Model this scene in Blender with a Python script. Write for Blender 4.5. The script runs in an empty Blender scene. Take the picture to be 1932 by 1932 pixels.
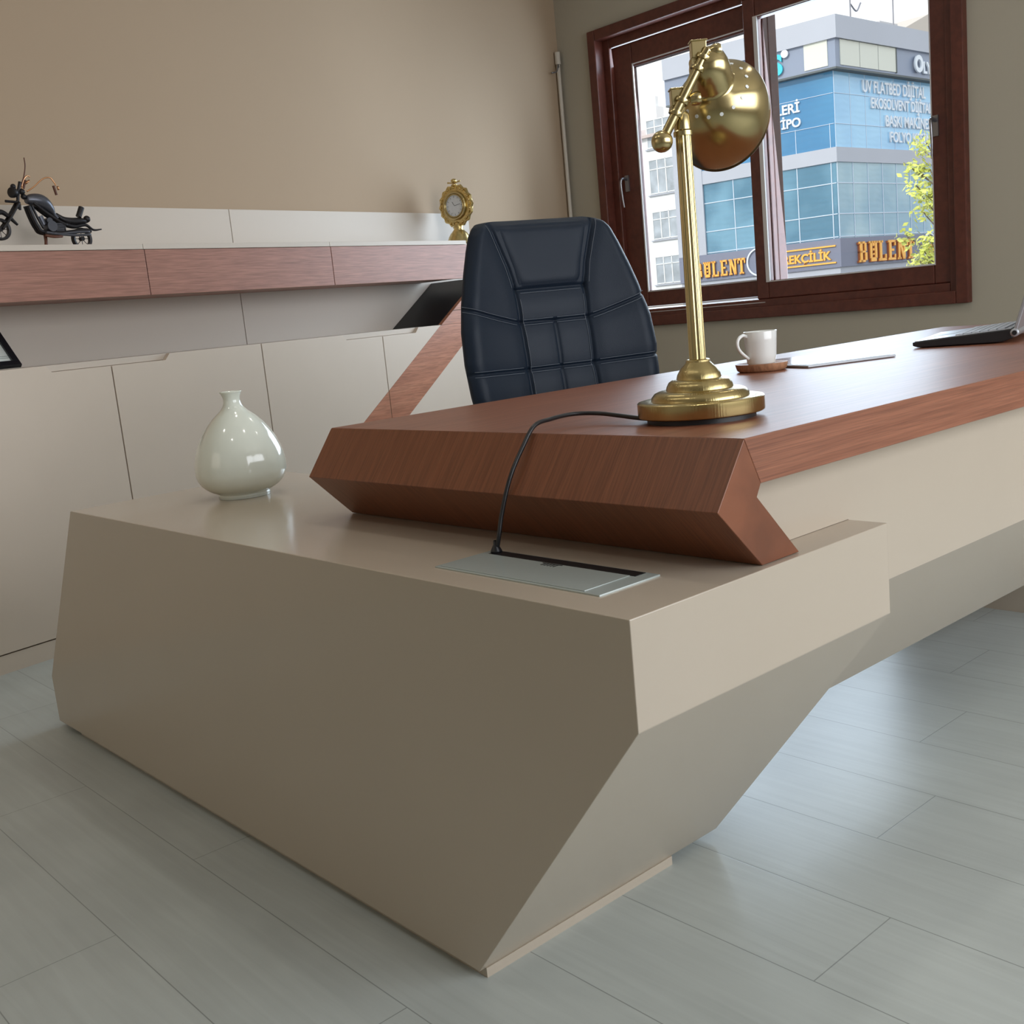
import bpy, bmesh, math, random
from mathutils import Vector, Matrix
S = bpy.context.scene
COL = S.collection
PI = math.pi

# ------------------------------------------------------------------ camera
def norm(v): return Vector(v).normalized()
yaw, pitch, roll = map(math.radians, (49.13774, -10.30052, -5.56286))
FW = Vector((math.cos(pitch)*math.cos(yaw), math.cos(pitch)*math.sin(yaw), math.sin(pitch)))
R0 = Vector((math.sin(yaw), -math.cos(yaw), 0)); U0 = R0.cross(FW)
RT = math.cos(roll)*R0 + math.sin(roll)*U0
UP = -math.sin(roll)*R0 + math.cos(roll)*U0
cam = bpy.data.cameras.new('camera'); co = bpy.data.objects.new('camera', cam); COL.objects.link(co)
M = Matrix((RT, UP, -FW)).transposed().to_4x4(); M.translation = Vector((-0.85008, -0.80280, 0.93855))
co.matrix_world = M
cam.sensor_width = 36; cam.lens = 36*2059.6/1932; cam.clip_start = 0.02; cam.clip_end = 500
S.camera = co

# ------------------------------------------------------------------ colour management
S.view_settings.view_transform = 'Standard'; S.view_settings.look = 'None'
S.view_settings.gamma = 1; S.view_settings.use_curve_mapping = False
S.view_settings.exposure = 0.35
try:
    S.cycles.use_denoising = True
    S.cycles.max_bounces = 10; S.cycles.diffuse_bounces = 6; S.cycles.transparent_max_bounces = 16
    S.cycles.sample_clamp_indirect = 4
    S.cycles.caustics_reflective = False; S.cycles.caustics_refractive = False
except Exception: pass

# ------------------------------------------------------------------ world, sun, window light
w = bpy.data.worlds.new('sky'); S.world = w; w.use_nodes = True
nt = w.node_tree; nt.nodes.clear()
o = nt.nodes.new('ShaderNodeOutputWorld'); b = nt.nodes.new('ShaderNodeBackground')
tc = nt.nodes.new('ShaderNodeTexCoord'); sp = nt.nodes.new('ShaderNodeSeparateXYZ')
rp = nt.nodes.new('ShaderNodeValToRGB'); nz = nt.nodes.new('ShaderNodeTexNoise'); mx = nt.nodes.new('ShaderNodeMixRGB')
nt.links.new(tc.outputs['Generated'], sp.inputs[0]); nt.links.new(sp.outputs['Z'], rp.inputs[0])
rp.color_ramp.elements[0].position = 0.0; rp.color_ramp.elements[0].color = (0.93, 0.97, 1.0, 1)
rp.color_ramp.elements[1].position = 0.6; rp.color_ramp.elements[1].color = (0.62, 0.78, 1.0, 1)
nz.inputs['Scale'].default_value = 2.2; nz.inputs['Detail'].default_value = 5
nt.links.new(tc.outputs['Generated'], nz.inputs['Vector'])
nt.links.new(nz.outputs[0], mx.inputs[0]); nt.links.new(rp.outputs[0], mx.inputs[1]); mx.inputs[2].default_value = (1, 1, 1, 1)
nt.links.new(mx.outputs[0], b.inputs[0]); b.inputs[1].default_value = 1.12
nt.links.new(b.outputs[0], o.inputs[0])

def area(name, loc, direction, sx, sy, power, color):
    l = bpy.data.lights.new(name, 'AREA'); l.shape = 'RECTANGLE'; l.size = sx; l.size_y = sy; l.energy = power; l.color = color
    ob = bpy.data.objects.new(name, l); COL.objects.link(ob); ob.location = loc
    ob.rotation_euler = Vector(direction).to_track_quat('-Z', 'Y').to_euler()
    ob['kind'] = 'helper'
    return ob
sun = bpy.data.lights.new('sun', 'SUN'); sun.energy = 1.4; sun.angle = 0.03; sun.color = (1, 0.97, 0.92)
so = bpy.data.objects.new('sun', sun); COL.objects.link(so)
so.rotation_euler = Vector((0.85, -0.1, -0.5)).to_track_quat('-Z', 'Y').to_euler(); so['kind'] = 'helper'
# daylight of the room's own windows: the one in the picture, and the wide one in the right-hand wall behind the camera's shoulder
area('daylight_window', (3.885, 2.46, 1.58), (-1, -0.0, -0.10), 1.95, 1.45, 50, (0.68, 0.84, 1.0))
area('daylight_side', (1.35, -2.42, 1.55), (0, 1, -0.08), 3.4, 1.7, 61, (0.92, 0.95, 1.0))
area('fill_far', (-2.9, 1.6, 1.7), (1, 0.25, -0.05), 1.4, 1.4, 4, (1.0, 0.88, 0.72))  # added warm fill, unseen; the left wall has no window
for k, (dx_, dy_) in enumerate(((-0.9, 0.3), (-0.9, 1.5), (0.6, 0.3), (0.6, 1.5), (2.1, 0.3), (2.1, 1.5))):     # small ceiling downlights
    l = bpy.data.lights.new('ceiling_downlight', 'AREA'); l.shape = 'DISK'; l.size = 0.09; l.energy = 1.8; l.color = (1, 0.95, 0.86)
    ob = bpy.data.objects.new('ceiling_downlight', l); COL.objects.link(ob); ob.location = (dx_, dy_, 2.735); ob['kind'] = 'helper'

# ------------------------------------------------------------------ helpers
def bm_new(): return bmesh.new()
def add_box(bm, x0, x1, y0, y1, z0, z1, f=None):
    vs = []
    for z in (z0, z1):
        for x, y in ((x0, y0), (x1, y0), (x1, y1), (x0, y1)):
            p = Vector((x, y, z)); vs.append(bm.verts.new(f(p) if f else p))
    for a in ((0, 3, 2, 1), (4, 5, 6, 7), (0, 1, 5, 4), (1, 2, 6, 5), (2, 3, 7, 6), (3, 0, 4, 7)):
        bm.faces.new([vs[i] for i in a])
    return bm
def add_prism(bm, poly, a0, a1, f):
    """poly: 2-D points, f(p, a) -> 3-D"""
    A = [bm.verts.new(f(p, a0)) for p in poly]; B = [bm.verts.new(f(p, a1)) for p in poly]
    n = len(poly)
    bm.faces.new(A); bm.faces.new(B[::-1])
    for i in range(n):
        j = (i+1) % n; bm.faces.new((A[j], A[i], B[i], B[j]))
    return bm
def frame_of(axis):
    axis = axis.normalized()
    t = Vector((0, 0, 1)) if abs(axis.z) < 0.9 else Vector((1, 0, 0))
    a = axis.cross(t).normalized(); return a, axis.cross(a).normalized()
def add_lathe(bm, prof, c=(0, 0, 0), axis=(0, 0, 1), n=48, close=False):
    """prof: (radius, distance along axis)"""
    c = Vector(c); ax = Vector(axis).normalized(); a, b2 = frame_of(ax)
    rings = []
    for r, h in prof:
        if r < 1e-6: rings.append([bm.verts.new(c + ax*h)])
        else: rings.append([bm.verts.new(c + ax*h + a*(r*math.cos(2*PI*i/n)) + b2*(r*math.sin(2*PI*i/n))) for i in range(n)])
    prs = list(zip(rings, rings[1:]))
    if close: prs.append((rings[-1], rings[0]))
    for A, B in prs:
        for i in range(n):
            j = (i+1) % n
            if len(A) == 1 and len(B) == 1: break
            if len(A) == 1: bm.faces.new((A[0], B[j], B[i]))
            elif len(B) == 1: bm.faces.new((A[i], A[j], B[0]))
            else: bm.faces.new((A[i], A[j], B[j], B[i]))
    return bm
def catmull(pts, k=8):
    P = [Vector(p) for p in pts]; P = [2*P[0]-P[1]] + P + [2*P[-1]-P[-2]]; out = []
    for i in range(1, len(P)-2):
        for s in range(k):
            t = s/k; a, b2, c, d = P[i-1], P[i], P[i+1], P[i+2]
            out.append(0.5*((2*b2) + (c-a)*t + (2*a-5*b2+4*c-d)*t*t + (3*b2-a-3*c+d)*t**3))
    out.append(P[-2]); return out
def add_tube(bm, pts, r, n=10, smooth=True, k=8, ends=True):
    P = catmull(pts, k) if smooth and len(pts) > 2 else [Vector(p) for p in pts]
    m = len(P); rr = r if callable(r) else (lambda t: r)
    ref = None; rings = []
    for i, p in enumerate(P):
        t = (P[min(i+1, m-1)] - P[max(i-1, 0)]).normalized()
        if ref is None: a, _ = frame_of(t)
        else: a = (ref - t*ref.dot(t)).normalized()
        ref = a; b2 = t.cross(a); q = rr(i/(m-1))
        rings.append([bm.verts.new(p + a*(q*math.cos(2*PI*j/n)) + b2*(q*math.sin(2*PI*j/n))) for j in range(n)])
    for A, B in zip(rings, rings[1:]):
        for i in range(n):
            j = (i+1) % n; bm.faces.new((A[i], A[j], B[j], B[i]))
    if ends: bm.faces.new(rings[0][::-1]); bm.faces.new(rings[-1])
    return bm
def add_sphere(bm, c, r, n=20, sc=(1, 1, 1)):
    g = bmesh.ops.create_uvsphere(bm, u_segments=n, v_segments=max(6, n//2), radius=r)
    for v in g['verts']: v.co = Vector((v.co.x*sc[0], v.co.y*sc[1], v.co.z*sc[2])) + Vector(c)
    return bm
def obj(name, bm, mat, parent=None, smooth=False, bevel=0.0, seg=2, auto=False):
    me = bpy.data.meshes.new(name)
    bmesh.ops.recalc_face_normals(bm, faces=bm.faces[:])
    org = Vector((0, 0, 0))
    root = parent
    chain = []
    while root is not None: chain.append(root); root = root.parent
    if chain:
        mw = Matrix.Identity(4)
        for c in reversed(chain): mw = mw @ c.matrix_basis
        if parent.get('_world'):
            inv = mw.inverted()
            for v in bm.verts: v.co = inv @ v.co
    bm.to_mesh(me); bm.free()
    if mat: me.materials.append(mat)
    if smooth:
        for p in me.polygons: p.use_smooth = True
    ob = bpy.data.objects.new(name, me); COL.objects.link(ob)
    if parent is not None: ob.parent = parent
    if parent is not None and parent.get('_world'): ob['_world'] = 1
    if bevel > 0:
        m = ob.modifiers.new('bevel', 'BEVEL'); m.width = bevel; m.segments = seg; m.limit_method = 'ANGLE'; m.angle_limit = math.radians(25)
        m.harden_normals = False
    if auto:
        m = ob.modifiers.new('edges', 'EDGE_SPLIT'); m.split_angle = math.radians(38)
    return ob
def thing(name, label, cat, loc=(0, 0, 0), rotz=0, group=None, world=True):
    """an Empty at the thing's base; with world=True its parts' meshes are given in room coordinates"""
    e = bpy.data.objects.new(name, None); COL.objects.link(e); e.empty_display_size = 0.05
    e.location = loc; e.rotation_euler = (0, 0, rotz)
    e.matrix_basis = Matrix.Translation(Vector(loc)) @ Matrix.Rotation(rotz, 4, 'Z')
    e['label'] = label; e['category'] = cat
    if group: e['group'] = group
    if world: e['_world'] = 1
    return e
def tag(ob, label, cat, group=None, kind=None):
    ob['label'] = label; ob['category'] = cat
    if group: ob['group'] = group
    if kind: ob['kind'] = kind
    return ob
def struct(name, bm, mat, **k):
    ob = obj(name, bm, mat, **k); ob['kind'] = 'structure'; return ob

# ------------------------------------------------------------------ materials
def srgb(r, g, b2):
    f = lambda c: (c/255/12.92) if c/255 <= 0.04045 else ((c/255+0.055)/1.055)**2.4
    return (f(r), f(g), f(b2), 1)
def mat(name, color, rough=0.5, metal=0.0, noise=0.0, nscale=8, bump=0.0, bscale=200, coat=0.0, spec=0.5, aniso=0.0, coat_rough=0.1):
    m = bpy.data.materials.new(name); m.use_nodes = True; t = m.node_tree; p = t.nodes['Principled BSDF']
    p.inputs['Base Color'].default_value = color; p.inputs['Roughness'].default_value = rough; p.inputs['Metallic'].default_value = metal
    p.inputs['Specular IOR Level'].default_value = spec
    p.inputs['Coat Weight'].default_value = coat; p.inputs['Coat Roughness'].default_value = coat_rough
    p.inputs['Anisotropic'].default_value = aniso
    c = t.nodes.new('ShaderNodeTexCoord')
    if noise > 0:
        n = t.nodes.new('ShaderNodeTexNoise'); n.inputs['Scale'].default_value = nscale; n.inputs['Detail'].default_value = 4
        t.links.new(c.outputs['Object'], n.inputs['Vector'])
        mm = t.nodes.new('ShaderNodeMixRGB'); mm.blend_type = 'MULTIPLY'
        r = t.nodes.new('ShaderNodeMapRange'); r.inputs['From Min'].default_value = 0.25; r.inputs['From Max'].default_value = 0.75
        r.inputs['To Min'].default_value = 1-noise; r.inputs['To Max'].default_value = 1+noise
        t.links.new(n.outputs[0], r.inputs[0]); mm.inputs[0].default_value = 1; mm.inputs[1].default_value = color
        t.links.new(r.outputs[0], mm.inputs[2]); t.links.new(mm.outputs[0], p.inputs['Base Color'])
    if bump > 0:
        n2 = t.nodes.new('ShaderNodeTexNoise'); n2.inputs['Scale'].default_value = bscale; n2.inputs['Detail'].default_value = 3
        t.links.new(c.outputs['Object'], n2.inputs['Vector'])
        bp = t.nodes.new('ShaderNodeBump'); bp.inputs['Strength'].default_value = bump; bp.inputs['Distance'].default_value = 0.002
        t.links.new(n2.outputs[0], bp.inputs['Height']); t.links.new(bp.outputs[0], p.inputs['Normal'])
    return m
def wood(name, dark, light, scale=(1, 1, 1), rough=0.3, rot=(0, 0, 0), coat=0.0, bump=0.03, pore=0.22):
    """stretched noise: grain runs along the axis with the small scale value"""
    m = bpy.data.materials.new(name); m.use_nodes = True; t = m.node_tree; p = t.nodes['Principled BSDF']
    c = t.nodes.new('ShaderNodeTexCoord'); mp = t.nodes.new('ShaderNodeMapping'); mp.inputs['Scale'].default_value = scale; mp.inputs['Rotation'].default_value = rot
    t.links.new(c.outputs['Object'], mp.inputs[0])
    n = t.nodes.new('ShaderNodeTexNoise'); n.inputs['Scale'].default_value = 1.0; n.inputs['Detail'].default_value = 8; n.inputs['Roughness'].default_value = 0.62; n.inputs['Distortion'].default_value = 0.5
    t.links.new(mp.outputs[0], n.inputs['Vector'])
    r = t.nodes.new('ShaderNodeValToRGB'); r.color_ramp.elements[0].position = 0.3; r.color_ramp.elements[0].color = dark
    r.color_ramp.elements[1].position = 0.72; r.color_ramp.elements[1].color = light
    t.links.new(n.outputs[0], r.inputs[0])
    mp2 = t.nodes.new('ShaderNodeMapping'); mp2.inputs['Scale'].default_value = tuple(s*4 for s in scale); mp2.inputs['Rotation'].default_value = rot
    t.links.new(c.outputs['Object'], mp2.inputs[0])
    n2 = t.nodes.new('ShaderNodeTexNoise'); n2.inputs['Scale'].default_value = 1.0; n2.inputs['Detail'].default_value = 3
    t.links.new(mp2.outputs[0], n2.inputs['Vector'])
    mr = t.nodes.new('ShaderNodeMapRange'); mr.inputs['From Min'].default_value = 0.35; mr.inputs['From Max'].default_value = 0.6
    mr.inputs['To Min'].default_value = 1-pore; mr.inputs['To Max'].default_value = 1.08
    t.links.new(n2.outputs[0], mr.inputs[0])
    mm = t.nodes.new('ShaderNodeMixRGB'); mm.blend_type = 'MULTIPLY'; mm.inputs[0].default_value = 1
    t.links.new(r.outputs[0], mm.inputs[1]); t.links.new(mr.outputs[0], mm.inputs[2]); t.links.new(mm.outputs[0], p.inputs['Base Color'])
    bp = t.nodes.new('ShaderNodeBump'); bp.inputs['Strength'].default_value = bump; bp.inputs['Distance'].default_value = 0.001
    t.links.new(n2.outputs[0], bp.inputs['Height']); t.links.new(bp.outputs[0], p.inputs['Normal'])
    p.inputs['Roughness'].default_value = rough; p.inputs['Coat Weight'].default_value = coat; p.inputs['Coat Roughness'].default_value = 0.22
    return m

WD, WL = (0.20, 0.070, 0.036, 1), (0.32, 0.125, 0.068, 1)
M_beige = mat('beige_lacquer', (0.49, 0.42, 0.335, 1), rough=0.19, noise=0.015, nscale=3, spec=0.5)
M_cab = mat('cashmere_laminate', (0.64, 0.55, 0.46, 1), rough=0.45, noise=0.02, nscale=4)
M_cabtop = mat('cashmere_board_edge', (0.60, 0.53, 0.455, 1), rough=0.5)
M_top = wood('walnut_top', WD, WL, scale=(2.2, 130, 130), rough=0.42, coat=0.0)
M_legw = wood('walnut_end', (0.185, 0.060, 0.026, 1), (0.25, 0.088, 0.040, 1), scale=(3, 95, 3), rough=0.38)
M_shelfw = wood('walnut_front', (0.32, 0.150, 0.110, 1), (0.42, 0.205, 0.150, 1), scale=(3, 3, 80), rough=0.42)
M_stripe = wood('walnut_stripe', (0.36, 0.145, 0.085, 1), (0.50, 0.225, 0.135, 1), scale=(4, 4, 60), rough=0.36)
M_frame = wood('mahogany_frame', (0.075, 0.018, 0.011, 1), (0.115, 0.030, 0.018, 1), scale=(9, 9, 9), rough=0.38, pore=0.15)
M_black = mat('black_lacquer', (0.006, 0.006, 0.007, 1), rough=0.45)
M_blackplastic = mat('black_plastic', (0.012, 0.012, 0.014, 1), rough=0.4)
M_gap = mat('dark_gap', (0.015, 0.012, 0.01, 1), rough=0.9)
M_ceiling = mat('ceiling_paint', (0.62, 0.58, 0.52, 1), rough=0.9)
M_walltan = mat('tan_wall_paint', (0.42, 0.312, 0.212, 1), rough=0.8, noise=0.02, nscale=1.5, bump=0.03, bscale=90)
M_wallgrey = mat('greige_wall_paint', (0.40, 0.365, 0.29, 1), rough=0.8, noise=0.02, nscale=1.5, bump=0.03, bscale=90)
M_leather = mat('navy_leather', (0.008, 0.0155, 0.029, 1), rough=0.50, bump=0.15, bscale=420, spec=0.24)
M_stitch = mat('grey_stitching', (0.13, 0.15, 0.18, 1), rough=0.7)
M_brass = mat('brushed_brass', (0.52, 0.42, 0.21, 1), rough=0.24, metal=1.0, noise=0.04, nscale=3, aniso=0.5)
M_brassbase = mat('spun_brass', (0.54, 0.43, 0.20, 1), rough=0.22, metal=1.0)
def spin_streaks(m, k=26.0, strength=0.30):
    t = m.node_tree; p = t.nodes['Principled BSDF']; N = t.nodes.new; L = t.links.new
    c = N('ShaderNodeTexCoord'); sx = N('ShaderNodeSeparateXYZ'); L(c.outputs['Object'], sx.inputs[0])
    a = N('ShaderNodeMath'); a.operation = 'ARCTAN2'; L(sx.outputs['Y'], a.inputs[0]); L(sx.outputs['X'], a.inputs[1])
    cb = N('ShaderNodeCombineXYZ'); L(a.outputs[0], cb.inputs[0])
    n = N('ShaderNodeTexNoise'); n.inputs['Scale'].default_value = k; n.inputs['Detail'].default_value = 3; L(cb.outputs[0], n.inputs['Vector'])
    b2 = N('ShaderNodeBump'); b2.inputs['Strength'].default_value = strength; b2.inputs['Distance'].default_value = 0.002
    L(n.outputs[0], b2.inputs['Height']); L(b2.outputs[0], p.inputs['Normal'])
spin_streaks(M_brassbase)
M_brass2 = mat('antique_brass', (0.60, 0.46, 0.20, 1), rough=0.28, metal=1.0, noise=0.25, nscale=60)
M_brassdark = mat('dark_brass_rim', (0.10, 0.06, 0.03, 1), rough=0.3, metal=0.8)
M_white = mat('white_enamel', (0.8, 0.82, 0.8, 1), rough=0.3)
M_vase = mat('celadon_glaze', (0.74, 0.78, 0.70, 1), rough=0.12, coat=0.6, coat_rough=0.03)
M_cup = mat('white_porcelain', (0.80, 0.82, 0.80, 1), rough=0.15, coat=0.4)
M_cork = wood('coaster_wood', (0.26, 0.12, 0.06, 1), (0.50, 0.27, 0.15, 1), scale=(20, 60, 20), rough=0.5)
M_silver = mat('silver_plastic', (0.42, 0.44, 0.47, 1), rough=0.3, metal=0.5)
M_key = mat('light_keys', (0.50, 0.52, 0.56, 1), rough=0.4)
M_screen = mat('laptop_screen', (0.35, 0.40, 0.48, 1), rough=0.15)
M_pad = mat('grey_tablet_glass', (0.32, 0.33, 0.36, 1), rough=0.12, coat=0.6)
M_glassplate = mat('frosted_silver_plate', (0.42, 0.47, 0.45, 1), rough=0.22, spec=0.6, metal=0.15)
M_bike = mat('blackened_metal', (0.020, 0.018, 0.020, 1), rough=0.4, metal=0.5)
M_biketank = mat('slate_metal', (0.10, 0.105, 0.125, 1), rough=0.33, metal=0.6)
M_copper = mat('copper_wire', (0.62, 0.33, 0.17, 1), rough=0.3, metal=1.0)
M_bikebrown = mat('brown_grip', (0.10, 0.03, 0.012, 1), rough=0.5)
M_clockface = mat('silvered_dial', (0.62, 0.65, 0.68, 1), rough=0.25, noise=0.06, nscale=60)
M_pipe = mat('painted_pipe', (0.52, 0.47, 0.40, 1), rough=0.6)
M_seal = mat('pale_window_seal', (0.55, 0.52, 0.50, 1), rough=0.35)
M_steel = mat('satin_steel', (0.30, 0.30, 0.32, 1), rough=0.3, metal=0.9)

# floor: long grey planks running in depth (y), 0.203 m wide, one smooth procedural material
def floor_mat():
    m = bpy.data.materials.new('grey_plank_floor'); m.use_nodes = True; t = m.node_tree; p = t.nodes['Principled BSDF']
    N = t.nodes.new; L = t.links.new
    g = N('ShaderNodeNewGeometry'); s = N('ShaderNodeSeparateXYZ'); L(g.outputs['Position'], s.inputs[0])
    def mth(op, a, b2=None, c=None):
        n = N('ShaderNodeMath'); n.operation = op
        for i, x in enumerate((a, b2, c)):
            if x is None: continue
            if isinstance(x, (int, float)): n.inputs[i].default_value = x
            else: L(x, n.inputs[i])
        return n.outputs[0]
    gx = mth('DIVIDE', mth('SUBTRACT', s.outputs['X'], 0.0966), 0.2033)
    row = mth('FLOOR', gx); fx = mth('SUBTRACT', gx, row)
    off = mth('MULTIPLY', mth('FRACT', mth('MULTIPLY', row, 0.558)), 1.2)
    gy = mth('DIVIDE', mth('SUBTRACT', mth('SUBTRACT', s.outputs['Y'], off), -0.678), 1.2)
    ry = mth('FLOOR', gy); fy = mth('SUBTRACT', gy, ry)
    dx = mth('MULTIPLY', mth('MINIMUM', fx, mth('SUBTRACT', 1, fx)), 0.2033)
    dy = mth('MULTIPLY', mth('MINIMUM', fy, mth('SUBTRACT', 1, fy)), 1.2)
    d = mth('MINIMUM', dx, dy)
    seam = N('ShaderNodeMapRange'); L(d, seam.inputs[0]); seam.inputs['From Min'].default_value = 0.0005; seam.inputs['From Max'].default_value = 0.0013
    wn = N('ShaderNodeTexWhiteNoise'); wn.noise_dimensions = '2D'; cb = N('ShaderNodeCombineXYZ'); L(row, cb.inputs[0]); L(ry, cb.inputs[1]); L(cb.outputs[0], wn.inputs['Vector'])
    mp = N('ShaderNodeMapping'); mp.inputs['Scale'].default_value = (60, 3.0, 1); L(g.outputs['Position'], mp.inputs[0])
    gr = N('ShaderNodeTexNoise'); gr.inputs['Detail'].default_value = 6; gr.inputs['Scale'].default_value = 1; gr.inputs['Distortion'].default_value = 0.8; L(mp.outputs[0], gr.inputs['Vector'])
    bl = N('ShaderNodeTexNoise'); bl.inputs['Scale'].default_value = 3.2; bl.inputs['Detail'].default_value = 4; L(g.outputs['Position'], bl.inputs['Vector'])
    def rng(x, a, b2):
        n = N('ShaderNodeMapRange'); L(x, n.inputs[0]); n.inputs['From Min'].default_value = 0.3; n.inputs['From Max'].default_value = 0.7
        n.inputs['To Min'].default_value = a; n.inputs['To Max'].default_value = b2; return n.outputs[0]
    k = mth('MULTIPLY', mth('MULTIPLY', rng(gr.outputs[0], 0.94, 1.04), rng(bl.outputs[0], 0.92, 1.05)), rng(wn.outputs['Value'], 0.985, 1.015))
    k = mth('MULTIPLY', k, mth('ADD', mth('MULTIPLY', seam.outputs[0], 0.45), 0.55))
    mm = N('ShaderNodeMixRGB'); mm.blend_type = 'MULTIPLY'; mm.inputs[0].default_value = 1; mm.inputs[1].default_value = (0.455, 0.495, 0.478, 1); L(k, mm.inputs[2])
    L(mm.outputs[0], p.inputs['Base Color'])
    p.inputs['Roughness'].default_value = 0.33
    bp = N('ShaderNodeBump'); bp.inputs['Strength'].default_value = 0.10; bp.inputs['Distance'].default_value = 0.002
    L(mth('ADD', gr.outputs[0], seam.outputs[0]), bp.inputs['Height']); L(bp.outputs[0], p.inputs['Normal'])
    return m
M_floor = floor_mat()
# thin window glass: see-through with a Fresnel sheen
def pane_mat():
    m = bpy.data.materials.new('window_glass'); m.use_nodes = True; t = m.node_tree; t.nodes.clear()
    o2 = t.nodes.new('ShaderNodeOutputMaterial'); tr = t.nodes.new('ShaderNodeBsdfTransparent'); gl = t.nodes.new('ShaderNodeBsdfGlossy')
    gl.inputs['Roughness'].default_value = 0.0; fr = t.nodes.new('ShaderNodeFresnel'); fr.inputs['IOR'].default_value = 1.3
    mx2 = t.nodes.new('ShaderNodeMixShader'); t.links.new(fr.outputs[0], mx2.inputs[0]); t.links.new(tr.outputs[0], mx2.inputs[1]); t.links.new(gl.outputs[0], mx2.inputs[2])
    t.links.new(mx2.outputs[0], o2.inputs[0]); return m
M_pane = pane_mat()

# ------------------------------------------------------------------ room shell
YO = math.radians(11.428126)                       # the cabinet wall stands 11.4 degrees off the desk's line
EX = Vector((math.cos(YO), math.sin(YO), 0)); EY = Vector((-math.sin(YO), math.cos(YO), 0))
def WP(x, y, z): return EX*x + EY*y + Vector((0, 0, z))
def wf(p): return WP(p[0], p[1], p[2])
XW = 3.769; WALLY = 2.945; H = 2.75
struct('floor', add_box(bm_new(), -3.4, 4.2, -2.8, 5.0, -0.1, 0.0), M_floor)
struct('ceiling', add_box(bm_new(), -3.4, 4.2, -2.8, 5.0, H, H+0.1), M_ceiling)
struct('wall_back', add_box(bm_new(), -3.0, 4.75, WALLY, WALLY+0.15, 0, H, wf), M_walltan)
bm = bm_new()                                      # window wall with its opening
wy0, wy1, wz0, wz1 = 1.44, 3.485, 0.815, 2.362
for a in ((-2.8, wy0, 0, H), (wy1, 4.4, 0, H), (wy0, wy1, 0, wz0), (wy0, wy1, wz1, H)):
    add_box(bm, XW, XW+0.22, a[0], a[1], a[2], a[3])
struct('wall_window', bm, M_wallgrey)
bm = bm_new()                                      # right-hand wall: opening of a second, unseen window
for a in ((-3.4, -0.35, 0, H), (3.05, XW+0.22, 0, H), (-0.35, 3.05, 0, 0.7), (-0.35, 3.05, 2.4, H)):
    add_box(bm, a[0], a[1], -2.62, -2.5, a[2], a[3])
struct('wall_right', bm, M_ceiling)
bm = bm_new()
add_box(bm, -0.35, 3.05, -2.60, -2.56, 0.7, 2.4); 
struct('window_2', bm, M_pane)
struct('wall_left', add_box(bm_new(), -3.3, -3.2, -2.8, 5.0, 0, H), M_ceiling)

# ------------------------------------------------------------------ window (sliding, two sashes)
def xb(bm, y0, y1, z0, z1, x0, x1): return add_box(bm, XW+x0, XW+x1, y0, y1, z0, z1)
def rect_frame(bm, y0, y1, z0, z1, wl, wr, wb, wt, x0, x1):
    xb(bm, y0, y0+wr, z0, z1, x0, x1); xb(bm, y1-wl, y1, z0, z1, x0, x1)
    xb(bm, y0+wr, y1-wl, z0, z0+wb, x0, x1); xb(bm, y0+wr, y1-wl, z1-wt, z1, x0, x1)
win = bpy.data.objects.new('window_1', None); COL.objects.link(win); win.location = (XW, 2.46, 0.8)
win.matrix_basis = Matrix.Translation((XW, 2.46, 0.8)); win['kind'] = 'structure'; win['_world'] = 1
bm = bm_new(); rect_frame(bm, 1.42, 3.505, 0.795, 2.382, 0.055, 0.055, 0.055, 0.055, -0.035, 0.03)
xb(bm, 1.46, 1.51, 0.835, 2.342, -0.012, 0.15); xb(bm, 3.405, 3.465, 0.835, 2.342, 0.028, 0.15)
xb(bm, 1.51, 3.405, 0.835, 0.885, -0.012, 0.15); xb(bm, 2.52, 3.405, 2.282, 2.342, 0.028, 0.15); xb(bm, 1.51, 2.52, 2.282, 2.342, 0.0, 0.15)
obj('window_frame', bm, M_frame, win, bevel=0.005)
bm = bm_new(); rect_frame(bm, 2.440, 3.41, 0.90, 2.30, 0.135, 0.062, 0.085, 0.14, 0.055, 0.095); xb(bm, 2.440, 2.480, 0.93, 2.28, 0.095, 0.165)
sl = obj('window_sash', bm, M_frame, win, bevel=0.006)
bm = bm_new(); rect_frame(bm, 1.490, 2.515, 0.885, 2.335, 0.070, 0.095, 0.088, 0.140, 0.0, 0.052)
sr = obj('window_sash', bm, M_frame, win, bevel=0.006)
obj('glass_pane', xb(bm_new(), 2.50, 3.28, 0.97, 2.18, 0.078, 0.084), M_pane, sl)
obj('glass_pane', xb(bm_new(), 1.57, 2.45, 0.96, 2.21, 0.026, 0.032), M_pane, sr)
bm = bm_new(); rect_frame(bm, 2.503, 3.272, 0.978, 2.177, 0.007, 0.004, 0.004, 0.005, 0.050, 0.058)
obj('glazing_seal', bm, M_seal, sl)
bm = bm_new(); rect_frame(bm, 1.578, 2.455, 0.966, 2.202, 0.022, 0.004, 0.005, 0.004, -0.004, 0.004)
obj('glazing_seal', bm, M_seal, sr)
bm = bm_new(); xb(bm, 2.52, 3.40, 0.893, 0.898, 0.03, 0.05); xb(bm, 2.46, 3.40, 0.868, 0.871, -0.016, -0.005)
obj('sash_track', bm, M_seal, win)
def handle(y, z, par, s=1, x=-0.0):
    bm = bm_new(); xb(bm, y-0.013, y+0.013, z-0.045, z+0.04, x-0.008, x+0.002)
    add_tube(bm, [(XW+x-0.004, y, z+0.02), (XW+x-0.04, y, z+0.022), (XW+x-0.052, y+s*0.004, z+0.0), (XW+x-0.047, y+s*0.004, z-0.07), (XW+x-0.042, y, z-0.13)], lambda t: 0.009-0.004*t, n=10)
    return obj('window_handle', bm, M_steel, par, smooth=True, auto=True)
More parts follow.
